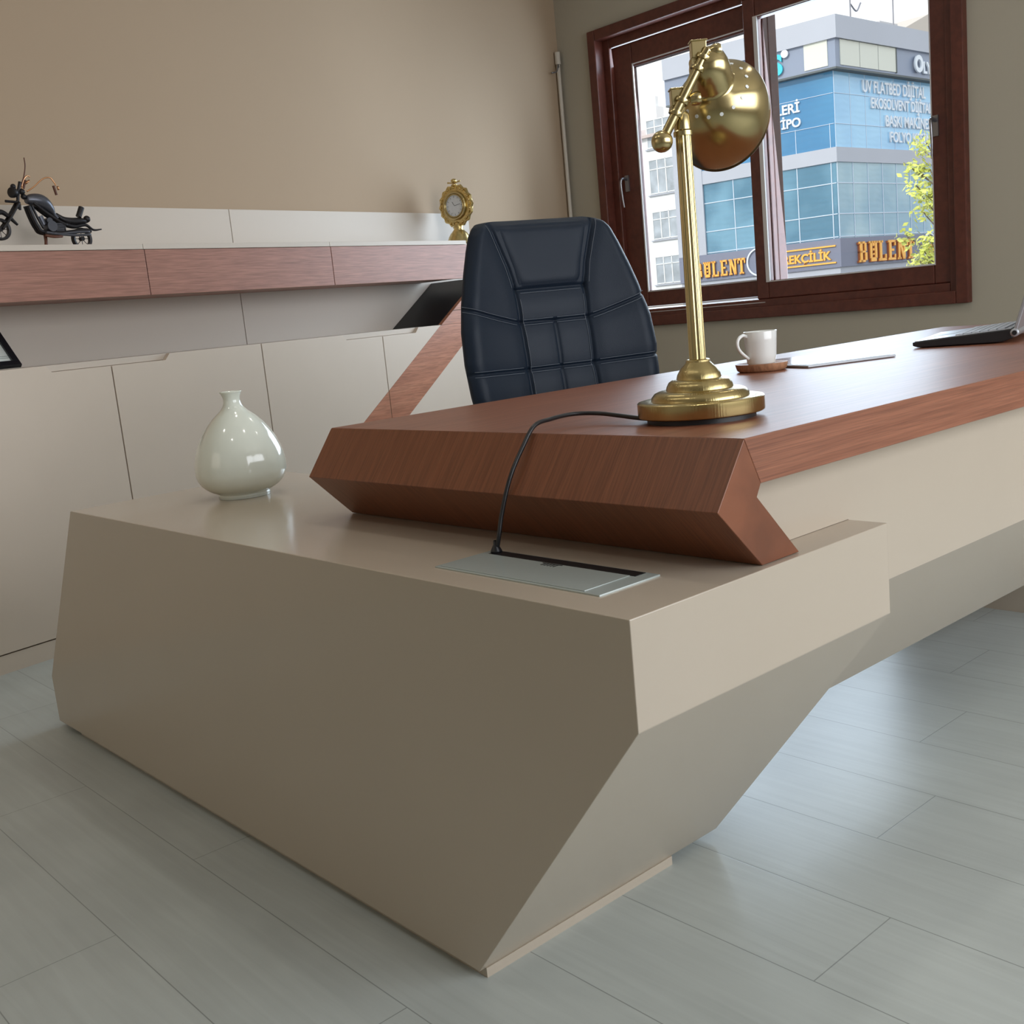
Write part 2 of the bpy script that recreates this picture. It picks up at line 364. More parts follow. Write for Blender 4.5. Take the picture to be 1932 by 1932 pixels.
handle(3.365, 1.575, sl, 1, 0.055); handle(1.562, 1.545, sr, -1, 0.0)

# ------------------------------------------------------------------ desk
desk = thing('executive_desk', 'large office desk of beige lacquer body with folded walnut top and angled side unit', 'desk', (0.55, 0.5, 0))
YZ = lambda p, a: Vector((a, p[0], p[1]))
XZ = lambda p, a: Vector((p[0], a, p[1]))
ZB = 0.5935
bm = add_prism(bm_new(), [(0, ZB), (0, 0.460), (0.349, 0.015), (2.044, 0.015), (2.044, 0.137), (1.702, ZB)], 0, 0.548, YZ)
unit = obj('side_unit', bm, M_beige, desk, bevel=0.0012, seg=2)
bm = add_box(bm_new(), 0.012, 0.425, 0.347, 1.93, 0, 0.0152)
obj('plinth', bm, M_beige, unit)
zw = 0.678
prof = [(0.241, 0.76), (0.180, zw), (0.264, ZB+0.0008), (0.3454, ZB+0.0008), (0.2605, 0.6833), (0.2699, 0.6991), (0.30, 0.699), (0.30, 0.76)]
top = obj('wooden_top', add_prism(bm_new(), [(0.2405, 0.76), (0.27, 0.699), (2.581, 0.699), (2.581, 0.76)], 0.0114, 0.948, XZ), M_top, desk, bevel=0.0012)
bm = add_prism(bm_new(), [(0.2404, 0.7597), (0.180, zw), (0.264, ZB+0.0008), (0.3454, ZB+0.0008), (0.2605, 0.6833), (0.2699, 0.6990)], 0.0114, 0.9482, XZ)
leg = obj('folded_leg', bm, M_legw, top, bevel=0.001); leg['label'] = 'walnut leg folded back under the top like an arrowhead'
bm = add_prism(bm_new(), [(0.272, 0.6988), (0.262, 0.6833), (0.347, ZB+0.0005), (0.5485, ZB+0.0005), (0.5485, 0.4771), (2.44, 0.4771), (2.44, 0.6988)], 0.0627, 0.42, XZ)
add_prism(bm, [(0.0627, 0.4771), (0.0627+0.617*0.335, 0.4771-0.787*0.335), (0.42, 0.213), (0.42, 0.4771)], 0.5485, 2.44, YZ)
obj('front_panel', bm, M_beige, desk)
# far end support of the desk, standing on the floor beyond the picture
bm = add_prism(bm_new(), [(0.10, 0.6988), (0.10, 0.3), (0.30, 0.0), (0.80, 0.0), (0.86, 0.25), (0.86, 0.6988)], 2.06, 2.40, YZ)
obj('end_support', bm, M_beige, desk)
# flush power box let into the side unit
Z1 = ZB
pb = obj('power_box', add_box(bm_new(), 0.054, 0.166, 0.097, 0.421, Z1-0.002, Z1+0.0022), M_glassplate, desk, bevel=0.001)
obj('cable_slot', add_box(bm_new(), 0.142, 0.162, 0.118, 0.405, Z1+0.0020, Z1+0.0029), M_black, pb)
bm = bm_new(); add_box(bm, 0.058, 0.141, 0.126, 0.412, Z1+0.0021, Z1+0.0032); obj('flap_lid', bm, M_glassplate, pb, bevel=0.0006)
bm = bm_new()
for k in range(5): add_box(bm, 0.127, 0.136, 0.252+0.006*k, 0.2545+0.006*k, Z1+0.0032, Z1+0.0036)
add_box(bm, 0.1365, 0.1385, 0.246, 0.284, Z1+0.0032, Z1+0.0036)
obj('maker_mark', bm, M_blackplastic, pb)

# ------------------------------------------------------------------ cabinets along the back wall
CF = 2.619; CB = 2.915; CH = 0.915
def clip_band(x0, x1, z0, z1, g):
    """part of the diagonal stripe (left edge line through g) inside a door rectangle -> polygon"""
    poly = [(x0, z0), (x1, z0), (x1, z1), (x0, z1)]
    s = 1/0.655
    def clip(P, f):
        out = []
        for i in range(len(P)):
            a, b2 = P[i], P[(i+1) % len(P)]; fa, fb = f(a), f(b2)
            if fa >= 0: out.append(a)
            if (fa >= 0) != (fb >= 0):
                t = fa/(fa-fb); out.append((a[0]+(b2[0]-a[0])*t, a[1]+(b2[1]-a[1])*t))
        return out
    poly = clip(poly, lambda p: p[0]-(g[0]+(p[1]-g[1])*s))
    if len(poly) > 2: poly = clip(poly, lambda p: (g[0]+g[2]+(p[1]-g[1])*s)-p[0])
    return poly if len(poly) > 2 else None
G = (2.262, 0.557, 0.292)
XY_ = lambda p, a: WP(p[0], a, p[1])
def door(par, x0, x1, notch):
    z0, z1 = 0.062, 0.9145; n0, n1, nd = 0.0, 0.23, 0.022
    g = 0.0022; xa, xb_ = x0+g, x1-g
    if notch == 'r': poly = [(xa, z0), (xb_, z0), (xb_, z1-nd), (xb_-n1+0.02, z1-nd), (xb_-n1, z1), (xa, z1)]
    elif notch == 'l': poly = [(xa, z0), (xb_, z0), (xb_, z1), (xa+n1, z1), (xa+n1-0.02, z1-nd), (xa, z1-nd)]
    else: poly = [(xa, z0), (xb_, z0), (xb_, z1), (xa, z1)]
    d = obj('door', add_prism(bm_new(), poly, CF, CF+0.018, XY_), M_cab, par, bevel=0.0008)
    q = clip_band(xa, xb_, z0, z1-0.0, G)
    if q: 
        s = obj('wood_inlay', add_prism(bm_new(), q, CF-0.0012, CF+0.001, XY_), M_stripe, d); s['label'] = 'slanting walnut stripe'
    return d
units = [(-0.80, -0.16, 0.48, 'beige two-door low cabinet, leftmost under the picture frame'),
         (0.48, 1.121, 1.763, 'beige two-door low cabinet directly behind the vase, plain doors'),
         (1.763, 2.422, 3.07, 'beige two-door low cabinet with a slanting walnut stripe, left of the chair'),
         (3.07, 3.66, 4.30, 'beige low cabinet in the corner, hidden behind the chair')]
for x0, xm, x1, lab in units[:3]:
    t = thing('low_cabinet', lab, 'cabinet', WP((x0+x1)/2, (CF+CB)/2, 0), YO, 'low cabinets along the back wall')
    obj('cabinet_body', add_box(bm_new(), x0+0.001, x1-0.001, CF+0.0185, CB-0.001, 0.060, CH-0.0215, wf), M_cab, t)
    obj('top_board', add_box(bm_new(), x0+0.0008, x1-0.0008, CF+0.0195, CB, CH-0.0205, CH, wf), M_cabtop, t, bevel=0.001)
    obj('plinth', add_box(bm_new(), x0+0.0008, x1-0.0008, CF+0.004, CB-0.05, 0.0, 0.0575, wf), M_cab, t)
    door(t, x0, xm, 'r'); door(t, xm, x1, 'l')
# back boards between the cabinets and above the shelf
for x0, x1, lab in ((0.44, 1.9445, 'tall beige back board behind the model motorcycle, reaching above the shelf'), (1.9475, 3.46, 'tall beige back board behind the brass clock, reaching above the shelf'), (-1.06, 0.437, 'tall beige back board behind the picture frame at the far left')):
    tag(obj('back_board', add_box(bm_new(), x0, x1, 2.919, 2.943, 0.70, 1.447, wf), M_cabtop, bevel=0.0012), lab, 'panel', 'beige back boards of the wall unit')
# floating shelf cabinets
SB, ST = 1.118, 1.2665
for x0, x1, lab in ((0.447, 1.315, 'walnut-fronted wall box under the model motorcycle, leftmost in view'), (1.315, 2.183, 'walnut-fronted wall box, middle of the three'), (2.183, 3.051, 'walnut-fronted wall box under the brass clock, next to the chair'), (3.051, 3.919, 'walnut-fronted wall box hidden behind the chair')):
    if x0 > 3: continue
    t = thing('wall_cabinet', lab, 'cabinet', WP((x0+x1)/2, 2.77, SB), YO, 'walnut-fronted wall boxes')
    obj('cabinet_body', add_box(bm_new(), x0+0.001, x1-0.001, CF+0.02, 2.917, SB+0.001, ST-0.0, wf), M_shelfw, t)
    obj('flap_door', add_box(bm_new(), x0+0.0016, x1-0.0016, CF, CF+0.019, SB-0.003, ST-0.001, wf), M_shelfw, t, bevel=0.0008)
    sh = -0.004
    obj('top_board', add_box(bm_new(), x0+0.0008+sh, x1-0.0008+sh, CF-0.001, 2.918, ST+0.0005, ST+0.0185, wf), M_cabtop, t, bevel=0.001)
# diagonal brace between low cabinet and shelf
s_ = 1/0.655
def bx_(z): return G[0]+(z-G[1])*s_
t = thing('diagonal_brace', 'slanting walnut brace with a black side, between low cabinet and wall box', 'brace', WP(2.9, 2.77, CH), YO)
bm = add_prism(bm_new(), [(bx_(CH)+0.004, CH+0.0005), (bx_(CH)+G[2], CH+0.0005), (bx_(SB)+G[2], SB-0.0035), (bx_(SB)+0.004, SB-0.0035)], CF, CF+0.02, XY_)
fr = obj('brace_front', bm, M_stripe, t)
zj = 0.975
obj('joint_line', add_prism(bm_new(), [(bx_(zj), zj-0.0012), (bx_(zj)+G[2], zj-0.0012), (bx_(zj)+G[2], zj+0.0012), (bx_(zj), zj+0.0012)], CF-0.0005, CF+0.001, XY_), M_gap, fr)
bm = add_prism(bm_new(), [(bx_(CH)+0.0005, CH+0.0006), (bx_(CH)+G[2], CH+0.0006), (bx_(SB)+G[2], SB-0.0036), (bx_(SB)+0.0005, SB-0.0036)], CF+0.0205, 2.917, XY_)
obj('brace_side', bm, M_black, t)

# ------------------------------------------------------------------ office chair
CHX, CHY = 1.150, 1.262
chair = thing('office_chair', 'high-backed dark navy leather office chair with stitched panels behind the desk', 'chair', (CHX, CHY, 0), math.radians(-17), world=False)
def lerp_tab(tab, z):
    if z <= tab[0][0]: return tab[0][1]
    for (a, va), (b2, vb) in zip(tab, tab[1:]):
        if z <= b2:
            t = (z-a)/(b2-a); t = t*t*(3-2*t) if False else t
            return va+(vb-va)*t
    return tab[-1][1]
HW = [(0.50, 0.215), (0.58, 0.24), (0.66, 0.260), (0.74, 0.272), (0.82, 0.277), (0.90, 0.272), (0.97, 0.258), (1.04, 0.238), (1.10, 0.218), (1.135, 0.204), (1.155, 0.190), (1.166, 0.172), (1.170, 0.150)]
Z0, ZT = 0.50, 1.170
VS = [(0.50, 0.10), (0.67, 0.098), (0.79, 0.096), (0.91, 0.098), (0.99, 0.100), (1.05, 0.112), (1.12, 0.135), (1.18, 0.155)]   # inner seam |x|
def seamx(z): return lerp_tab(VS, z)
def groove(d): return 0.0065*math.exp(-(d/0.0042)**2) + 0.0045*math.exp(-(d/0.022)**2)
def rowz(x, z0):
    ax = abs(x)
    if z0 > 0.85: return z0 + (0.0 if ax < 0.1 else 0.36*(ax-0.1)**1.12)
    return z0 + (0.0 if ax < 0.1 else 0.03*(ax-0.1))
def front_y(x, z):
    """front surface of the backrest (negative y = towards the sitter)"""
    hw = lerp_tab(HW, z); ax = abs(x); u = ax/max(hw, 1e-3)
    y = (z-0.91)*math.tan(math.radians(8.5))
    y += -0.055*max(0, (ax-0.06)/0.22)**1.6                       # bolsters wrap forward
    edge = max(0.0, 1-u); y += 0.030*max(0, 1-edge/0.16)**2.2 if edge < 0.16 else 0
    te = max(0, 1-(ZT-z)/0.03); y += 0.022*te**2
    g = 0
    g += groove(ax-seamx(z))*1.0
    if ax < 0.10 and z < 0.91: g += groove(ax)*0.8
    if z < 1.05:
        for zz in (0.91, 0.79, 0.67): g += groove(z-rowz(x, zz))*0.9
    if ax < 0.105: g += groove(z-0.993)*0.9
    return y + min(g, 0.020)
nu, nv = 170, 230
bm = bm_new(); F = []; B = []
for j in range(nv+1):
    z = Z0+(ZT-Z0)*j/nv; hw = lerp_tab(HW, z); rf = []; rb = []
    for i in range(nu+1):
        u = -1+2*i/nu; u = math.copysign(abs(u)**0.9, u); x = u*hw; y = front_y(x, z)
        rf.append(bm.verts.new((x, y, z)))
        yb = (z-0.91)*math.tan(math.radians(8.5)) + 0.055 - 0.045*max(0, (abs(x)-0.06)/0.22)**1.6
        if abs(u) > 0.93: yb -= 0.02*((abs(u)-0.93)/0.07)**2
        rb.append(bm.verts.new((x, max(yb, y+0.004), z)))
    F.append(rf); B.append(rb)
for j in range(nv):
    for i in range(nu):
        bm.faces.new((F[j][i], F[j][i+1], F[j+1][i+1], F[j+1][i])); bm.faces.new((B[j][i+1], B[j][i], B[j+1][i], B[j+1][i+1]))
    bm.faces.new((F[j][0], F[j+1][0], B[j+1][0], B[j][0])); bm.faces.new((F[j+1][nu], F[j][nu], B[j][nu], B[j+1][nu]))
for i in range(nu):
    bm.faces.new((F[nv][i], F[nv][i+1], B[nv][i+1], B[nv][i])); bm.faces.new((F[0][i+1], F[0][i], B[0][i], B[0][i+1]))
back = obj('backrest', bm, M_leather, chair, smooth=True)
# padded head panel
bm = bm_new(); n1, n2 = 60, 60; Gd = []
for j in range(n2+1):
    t = -1+2*j/n2; z = 1.078+0.084*t; row = []
    for i in range(n1+1):
        s = -1+2*i/n1; wdt = seamx(z)-0.006; rr = 1-0.06*max(0, -t-0.5)**2*4*0.5
        x = s*wdt*rr
        base = front_y(x, z) if abs(t) < 0.9 and abs(s) < 0.9 else front_y(x*0.9, 1.078+0.084*t*0.9)+(z-(1.078+0.084*t*0.9))*0.15
        e = max(abs(s), abs(t)); k = (1-abs(s)**10)*(1-abs(t)**10)
        row.append(bm.verts.new((x, base+0.008-0.013*k, z)))
    Gd.append(row)
for j in range(n2):
    for i in range(n1): bm.faces.new((Gd[j][i], Gd[j][i+1], Gd[j+1][i+1], Gd[j+1][i]))
hp = obj('headrest_pad', bm, M_leather, back, smooth=True)
sd = hp.modifiers.new('thick', 'SOLIDIFY'); sd.thickness = 0.006; sd.offset = -1
# pale stitching beside the seams
bm = bm_new()
def stitch(pts):
    P = [Vector((x, front_y(x, z)-0.0012, z)) for x, z in pts]; add_tube(bm, P, 0.0007, n=5, smooth=False)
for sg in (-1, 1):
    stitch([(sg*(seamx(0.52+0.45*k/40)-0.008), 0.52+0.45*k/40) for k in range(41)])
    stitch([(sg*(seamx(1.0+0.16*k/20)+0.010), 1.0+0.16*k/20) for k in range(21)])
for zz in (0.91, 0.79, 0.67):
    for dz in (-0.006, 0.007):
        for sg in (-1, 1): stitch([(sg*(0.112+0.15*k/24), rowz(0.112+0.15*k/24, zz)+dz) for k in range(25)])
        for sg in (-1, 1): stitch([(sg*(0.006+0.084*k/14), zz+dz) for k in range(15)])
stitch([(-0.088+0.176*k/20, 0.985) for k in range(21)])
obj('stitching', bm, M_stitch, back)
# seat, arms, base (mostly hidden behind the desk)
bm = add_box(bm_new(), -0.25, 0.25, -0.50, 0.0, 0.43, 0.52); obj('seat', bm, M_leather, chair, bevel=0.035, seg=5, smooth=True)
for sx in (-1, 1):
    bm = add_tube(bm_new(), [(sx*0.20, -0.04, 0.60), (sx*0.30, -0.03, 0.64), (sx*0.31, -0.16, 0.655), (sx*0.31, -0.34, 0.64), (sx*0.29, -0.38, 0.53), (sx*0.24, -0.33, 0.47)], 0.016, n=12)
    obj('armrest', bm, M_blackplastic, chair, smooth=True)
obj('gas_column', add_lathe(bm_new(), [(0.0, 0.10), (0.035, 0.10), (0.035, 0.28), (0.022, 0.28), (0.022, 0.43), (0, 0.43)], (0, -0.25, 0), n=20), M_steel, chair)
for k in range(5):
    a = 2*PI*k/5+0.3; d = Vector((math.cos(a), math.sin(a), 0)); c = Vector((0, -0.25, 0))
    lg = obj('base_leg', add_tube(bm_new(), [c+Vector((0, 0, 0.13)), c+d*0.15+Vector((0, 0, 0.11)), c+d*0.29+Vector((0, 0, 0.075))], lambda t: 0.024-0.008*t, n=8), M_blackplastic, chair, smooth=True)
    side = Vector((-d.y, d.x, 0)); q = c+d*0.29+Vector((0, 0, 0.027))
    obj('caster', add_lathe(bm_new(), [(0, -0.02), (0.026, -0.02), (0.026, 0.02), (0, 0.02)], q, side, n=16), M_blackplastic, lg)
bm = add_box(bm_new(), -0.09, 0.09, 0.0, 0.03, 0.38, 0.43); add_box(bm, -0.03, 0.03, 0.012, 0.04, 0.38, 0.70)
obj('back_bracket', bm, M_blackplastic, chair)

# ------------------------------------------------------------------ brass desk lamp
LX, LY, T0 = 0.413, 0.214, 0.76
lamp = thing('desk_lamp', 'brass desk lamp with stepped round base and bell shade on the desk', 'lamp', (LX, LY, T0))
c = (LX, LY, T0)
obj('foot_pad', add_lathe(bm_new(), [(0, 0.0), (0.079, 0.0), (0.079, 0.010), (0, 0.010)], c, n=64), M_blackplastic, lamp, smooth=True, auto=True)
prof = [(0, 0.0075), (0.089, 0.0075), (0.0915, 0.009), (0.0920, 0.011), (0.0920, 0.0285), (0.0905, 0.0300), (0.087, 0.0308), (0.0715, 0.0310), (0.0705, 0.0355),
        (0.066, 0.041), (0.060, 0.0435), (0.0490, 0.0445), (0.0475, 0.050), (0.044, 0.056), (0.040, 0.0585), (0.0325, 0.0595), (0.0310, 0.066), (0.026, 0.074), (0.020, 0.080), (0.0175, 0.083), (0.0175, 0.0855), (0.0155, 0.087), (0, 0.087)]
obj('lamp_base', add_lathe(bm_new(), prof, c, n=96), M_brassbase, lamp, smooth=True, auto=True)
bm = bm_new(); nf = 12                             # reeded pole
rings = []
for zz, rr in ((0.085, 0.0118), (0.40, 0.0104)):
    rings.append([bm.verts.new(Vector(c)+Vector(((rr+0.0005*math.cos(nf*2*PI*i/160))*math.cos(2*PI*i/160), (rr+0.0005*math.cos(nf*2*PI*i/160))*math.sin(2*PI*i/160), zz))) for i in range(160)])
for i in range(160): j = (i+1) % 160; bm.faces.new((rings[0][i], rings[0][j], rings[1][j], rings[1][i]))
obj('lamp_pole', bm, M_brass, lamp, smooth=True)
HZ = Vector((FW.x, FW.y, 0)).normalized(); HR = Vector((HZ.y, -HZ.x, 0)); ZV = Vector((0, 0, 1))   # lamp's arm swings square to this heading
LB = Vector(c)
def lp(a, z, d=0.0): return LB + HR*a + ZV*z + HZ*d
obj('pole_collar', add_lathe(bm_new(), [(0, 0.398), (0.0135, 0.398), (0.0135, 0.404), (0.0115, 0.406), (0.0105, 0.424), (0.008, 0.430), (0, 0.43)], c, n=32), M_brass, lamp, smooth=True, auto=True)
armA, armB, ball = lp(-0.001, 0.435, -0.012), lp(0.032, 0.497, -0.012), lp(-0.029, 0.397, -0.012)
arm = obj('lamp_arm', add_tube(bm_new(), [ball, armB], 0.0068, n=24, smooth=False), M_brass, lamp, smooth=True, auto=True)
obj('counterweight', add_sphere(bm_new(), ball-(armB-ball).normalized()*0.006, 0.0150, 32), M_brass, arm, smooth=True)
def joint(ctr, par, name='swivel_joint'):
    bm = bm_new(); o2 = ctr
    X_, Y_, Z_ = HR, HZ, ZV
    def f(p): return o2 + X_*p.x + Y_*p.y + Z_*p.z
    add_box(bm, -0.013, 0.008, -0.008, 0.010, -0.008, 0.014, f); add_box(bm, -0.0145, 0.0095, -0.0095, 0.0115, 0.013, 0.0155, f)
    ob = obj(name, bm, M_brass, par, bevel=0.0012)
    bm = add_lathe(bm_new(), [(0, -0.006), (0.0098, -0.006), (0.0105, -0.0048), (0.0105, 0.012), (0, 0.012)], ctr+ZV*-0.012+HR*-0.004, HZ, n=32)
    obj('swivel_disc', bm, M_brass, ob, smooth=True, auto=True)
    bm = add_lathe(bm_new(), [(0, 0), (0.004, 0), (0.004, 0.008), (0.008, 0.009), (0.0095, 0.014), (0.0095, 0.020), (0.007, 0.0235), (0, 0.024)], ctr+HR*0.006+ZV*-0.002, HR+HZ*-0.25+ZV*0.08, n=24)
    obj('thumb_screw', bm, M_brass, ob, smooth=True, auto=True)
    return ob
for f_ in (0.30, 0.46, 0.86, 1.0):
    ad = (armB-ball).normalized(); pc_ = ball+(armB-ball)*f_
    obj('arm_collar', add_lathe(bm_new(), [(0.006, -0.003), (0.0098, -0.003), (0.0103, 0.0), (0.0098, 0.003), (0.006, 0.003)], pc_, ad, n=32), M_brass, arm, smooth=True, auto=True)
joint(lp(-0.002, 0.446, -0.004), arm); jt = joint(lp(0.030, 0.506, -0.004), arm)
# bell shade, seen from behind: a round cap that swells into an oblique bell, its mouth turned away from the room and a little down
apex = lp(0.036, 0.502, -0.012)
V0 = (apex - Vector((-0.85008, -0.80280, 0.93855))).normalized()       # heading of the lamp head, away from the entrance side
ER = (RT - V0*RT.dot(V0)).normalized(); EU = ER.cross(V0)
PX = 1/1270.0
capax = (V0*0.64 + (ER*0.30 - EU*0.95)*0.77).normalized()
mouth = (V0*0.86 + ER*0.43 - EU*0.27).normalized()
def sweep_ring(bm, ctr, ax, rad, n=96):
    x = (ER - ax*ER.dot(ax)).normalized(); y = ax.cross(x)
    return [bm.verts.new(ctr + (x*math.cos(2*PI*i/n) + y*math.sin(2*PI*i/n))*rad) for i in range(n)]
def loft(bm, rings):
    n = len(rings[0])
    for A, B in zip(rings, rings[1:]):
        for i in range(n): bm.faces.new((A[i], A[(i+1) % n], B[(i+1) % n], B[i]))
capprof = [(0.004, -0.001), (0.012, 0.000), (0.019, 0.004), (0.0245, 0.011), (0.0275, 0.021), (0.0290, 0.034), (0.0300, 0.048), (0.0302, 0.053)]
capend = apex + capax*0.053; mc_ = apex + ER*(38*PX) - EU*(116*PX) + V0*0.118
def bell(t, inset=0.0):
    p1 = capend + capax*0.030; c0 = capend*(1-t)**2 + p1*2*t*(1-t) + mc_*t*t
    ax = (capax*(1-t) + mouth*t).normalized(); rad = 0.0302 + (0.0755-0.0302)*(1-(1-t)**2.1)
    return c0, ax, rad-inset
bm = bm_new()
rings = [sweep_ring(bm, apex+capax*h, capax, r) for r, h in capprof]; bm.faces.new(rings[0][::-1])
rings.append(sweep_ring(bm, capend+capax*0.002, capax, 0.0325))
for k in range(1, 19): rings.append(sweep_ring(bm, *bell(0.03+0.97*k/18)))
for k in range(18, 0, -1): rings.append(sweep_ring(bm, *bell(0.03+0.97*k/18, 0.0012)))
loft(bm, rings); bm.faces.new(rings[-1])
sh = obj('lamp_shade', bm, M_brass, lamp, smooth=True)
bm = bm_new(); cR, aR, rR = bell(1.0); gx = (ER-aR*ER.dot(aR)).normalized(); gy = aR.cross(gx); ring = []
for i in range(96):
    o1 = gx*math.cos(2*PI*i/96)+gy*math.sin(2*PI*i/96); ctr = cR+o1*(rR-0.0002)
    ring.append([bm.verts.new(ctr+o1*(0.0013*math.cos(q*PI/4))+aR*(0.0013*math.sin(q*PI/4))) for q in range(8)])
for i in range(96):
    for q in range(8): bm.faces.new((ring[i][q], ring[(i+1) % 96][q], ring[(i+1) % 96][(q+1) % 8], ring[i][(q+1) % 8]))
obj('rim', bm, M_brassdark, sh, smooth=True)
# vent holes around the shoulder, pale discs painted in for the light showing through each
cH, aH, rH = bell(0.20); cH2, aH2, rH2 = bell(0.24)
hx = (ER-aH*ER.dot(aH)).normalized(); hy = aH.cross(hx)
for k in range(16):
    a = 2*PI*(k+0.3)/16; d = hx*math.cos(a)+hy*math.sin(a)
    d2 = (lambda x2: x2*math.cos(a)+aH2.cross(x2)*math.sin(a))((ER-aH2*ER.dot(aH2)).normalized())
    p = cH+d*rH; tan_ = (cH2+d2*rH2-p).normalized(); nrm = (d - tan_*d.dot(tan_)).normalized()
    obj('lit_vent_hole', add_lathe(bm_new(), [(0, 0.0006), (0.0027, 0.0006), (0.0027, -0.0005)], p, nrm, n=12), M_white, sh)
obj('shade_stem', add_tube(bm_new(), [armB, apex-capax*0.004, apex+capax*0.006], 0.0062, n=16, smooth=False), M_brass, sh, smooth=True, auto=True)
obj('lamp_socket', add_lathe(bm_new(), [(0, 0.052), (0.015, 0.052), (0.015, 0.078), (0, 0.078)], apex, capax, n=24), M_white, sh)
# flex
bm = bm_new()
add_tube(bm, [(0.352, 0.250, 0.7665), (0.353, 0.285, 0.7685), (0.358, 0.326, 0.771), (0.360, 0.372, 0.774), (0.336, 0.402, 0.776), (0.286, 0.400, 0.775), (0.246, 0.395, 0.770), (0.216, 0.392, 0.742), (0.190, 0.390, 0.711), (0.175, 0.391, 0.682), (0.163, 0.393, 0.648), (0.155, 0.393, 0.622), (0.153, 0.399, 0.5985)], 0.0033, n=10)
add_lathe(bm, [(0, 0), (0.009, 0), (0.008, 0.004), (0.004, 0.012), (0.0032, 0.018)], (0.153, 0.400, 0.5962), n=16)
cord = obj('power_cord', bm, M_blackplastic, lamp, smooth=True); cord['label'] = 'black flex running over the desk edge to the power box'

# ------------------------------------------------------------------ vase
VX, VY = 0.292, 1.425
prof = [(0, 0.004), (0.052, 0.0), (0.0565, 0.001), (0.0575, 0.006), (0.058, 0.010), (0.075, 0.019), (0.090, 0.033), (0.0985, 0.050), (0.1005, 0.067), (0.0985, 0.088), (0.092, 0.112), (0.081, 0.138), (0.066, 0.162), (0.048, 0.183), (0.032, 0.197), (0.0225, 0.208), (0.0185, 0.219), (0.0185, 0.228), (0.0215, 0.237), (0.0240, 0.241), (0.0235, 0.2425), (0.0215, 0.2425), (0.017, 0.236), (0.015, 0.226), (0.015, 0.215), (0, 0.205)]
Pq = catmull([(r, h, 0) for r, h in prof], 4); prof2 = [(max(0, p.x), p.y) for p in Pq]; prof2[0] = (0, prof2[0][1]); prof2[-1] = (0, prof2[-1][1])
vs = obj('vase', add_lathe(bm_new(), [(r*1.0, h*0.962) for r, h in prof2], (0, 0, 0), n=80), M_vase, smooth=True)
vs.location = (VX, VY, ZB+0.0006)
tag(vs, 'pale celadon bottle vase with narrow neck on the beige side unit', 'vase')

# ------------------------------------------------------------------ cup on coaster
cx, cy = 1.172, 0.648
cs = obj('coaster', add_lathe(bm_new(), [(0, 0), (0.048, 0), (0.0535, 0.004), (0.0565, 0.014), (0.057, 0.0175), (0.054, 0.018), (0.045, 0.0145), (0, 0.0145)], (0, 0, 0), n=48), M_cork, smooth=True, auto=True)
cs.location = (cx, cy, 0.7602); tag(cs, 'round brown wooden coaster under the white cup', 'coaster')
cup = thing('cup', 'small white coffee cup on the round wooden coaster', 'cup', (cx, cy, 0.7752))
c = (cx, cy, 0.7752)
obj('cup_body', add_lathe(bm_new(), [(0, 0.001), (0.028, 0), (0.0305, 0.003), (0.033, 0.02), (0.0350, 0.05), (0.0362, 0.071), (0.0355, 0.0722), (0.0345, 0.071), (0.032, 0.03), (0.029, 0.006), (0, 0.005)], c, n=48), M_cup, cup, smooth=True)
hd = (-RT*0.92 - HZ*0.40); hd.z = 0; hd.normalize()
def hp_(a, z): return Vector(c)+hd*a+ZV*z
obj('cup_handle', add_tube(bm_new(), [hp_(0.031, 0.060), hp_(0.045, 0.066), hp_(0.058, 0.058), hp_(0.060, 0.044), hp_(0.052, 0.030), hp_(0.033, 0.014)], 0.0036, n=12), M_cup, cup, smooth=True)

# ------------------------------------------------------------------ flat tablet behind the cup
ax_ = norm((1.0, 2.67, 0)); ay_ = norm((0.937, -0.35, 0)); o3 = Vector((1.198, 0.547, 0.7604))
def tf(p): return o3 + ax_*p.x + ay_*p.y + ZV*p.z
tb = thing('tablet', 'thin grey tablet lying flat on the desk behind the cup', 'tablet', o3)
obj('tablet_body', add_box(bm_new(), 0, 0.285, 0, 0.235, 0, 0.006, tf), M_silver, tb, bevel=0.002)
obj('tablet_glass', add_box(bm_new(), 0.008, 0.277, 0.008, 0.227, 0.0058, 0.0068, tf), M_pad, tb)

# ------------------------------------------------------------------ laptop
F0 = Vector((1.65, 0.55, 0.7604)); ls = norm((0.3, -0.954, 0)); lw = norm((0.954, 0.3, 0))
def lf(p): return F0 + lw*p.x + ls*p.y + ZV*p.z
lt = thing('laptop', 'open silver and black laptop at the right end of the desk', 'laptop', F0)
bm = bm_new()
add_prism(bm, [(0.0, 0.006), (0.012, 0.002), (0.20, 0.002), (0.222, 0.010), (0.222, 0.031), (0.0, 0.0145)], 0, 0.36, lambda p, a: lf(Vector((a, p[0], p[1]))))
base = obj('laptop_base', bm, M_blackplastic, lt, bevel=0.002)
bm = add_prism(bm_new(), [(0.004, 0.0150), (0.218, 0.0308), (0.218, 0.0325), (0.004, 0.0165)], 0.003, 0.357, lambda p, a: lf(Vector((a, p[0], p[1]))))
deck = obj('keyboard_deck', bm, M_silver, base, bevel=0.0006)
bm = bm_new()
for r_ in range(6):
    for k in range(14):
        y0 = 0.095+r_*0.0185; x0 = 0.02+k*0.0228
        zz = 0.0165+(y0-0.004)*0.0748
        add_prism(bm, [(y0, zz), (y0+0.0155, zz+0.00116), (y0+0.0155, zz+0.0036), (y0, zz+0.0024)], x0, x0+0.0195, lambda p, a: lf(Vector((a, p[0], p[1]))))
obj('keys', bm, M_key, deck)
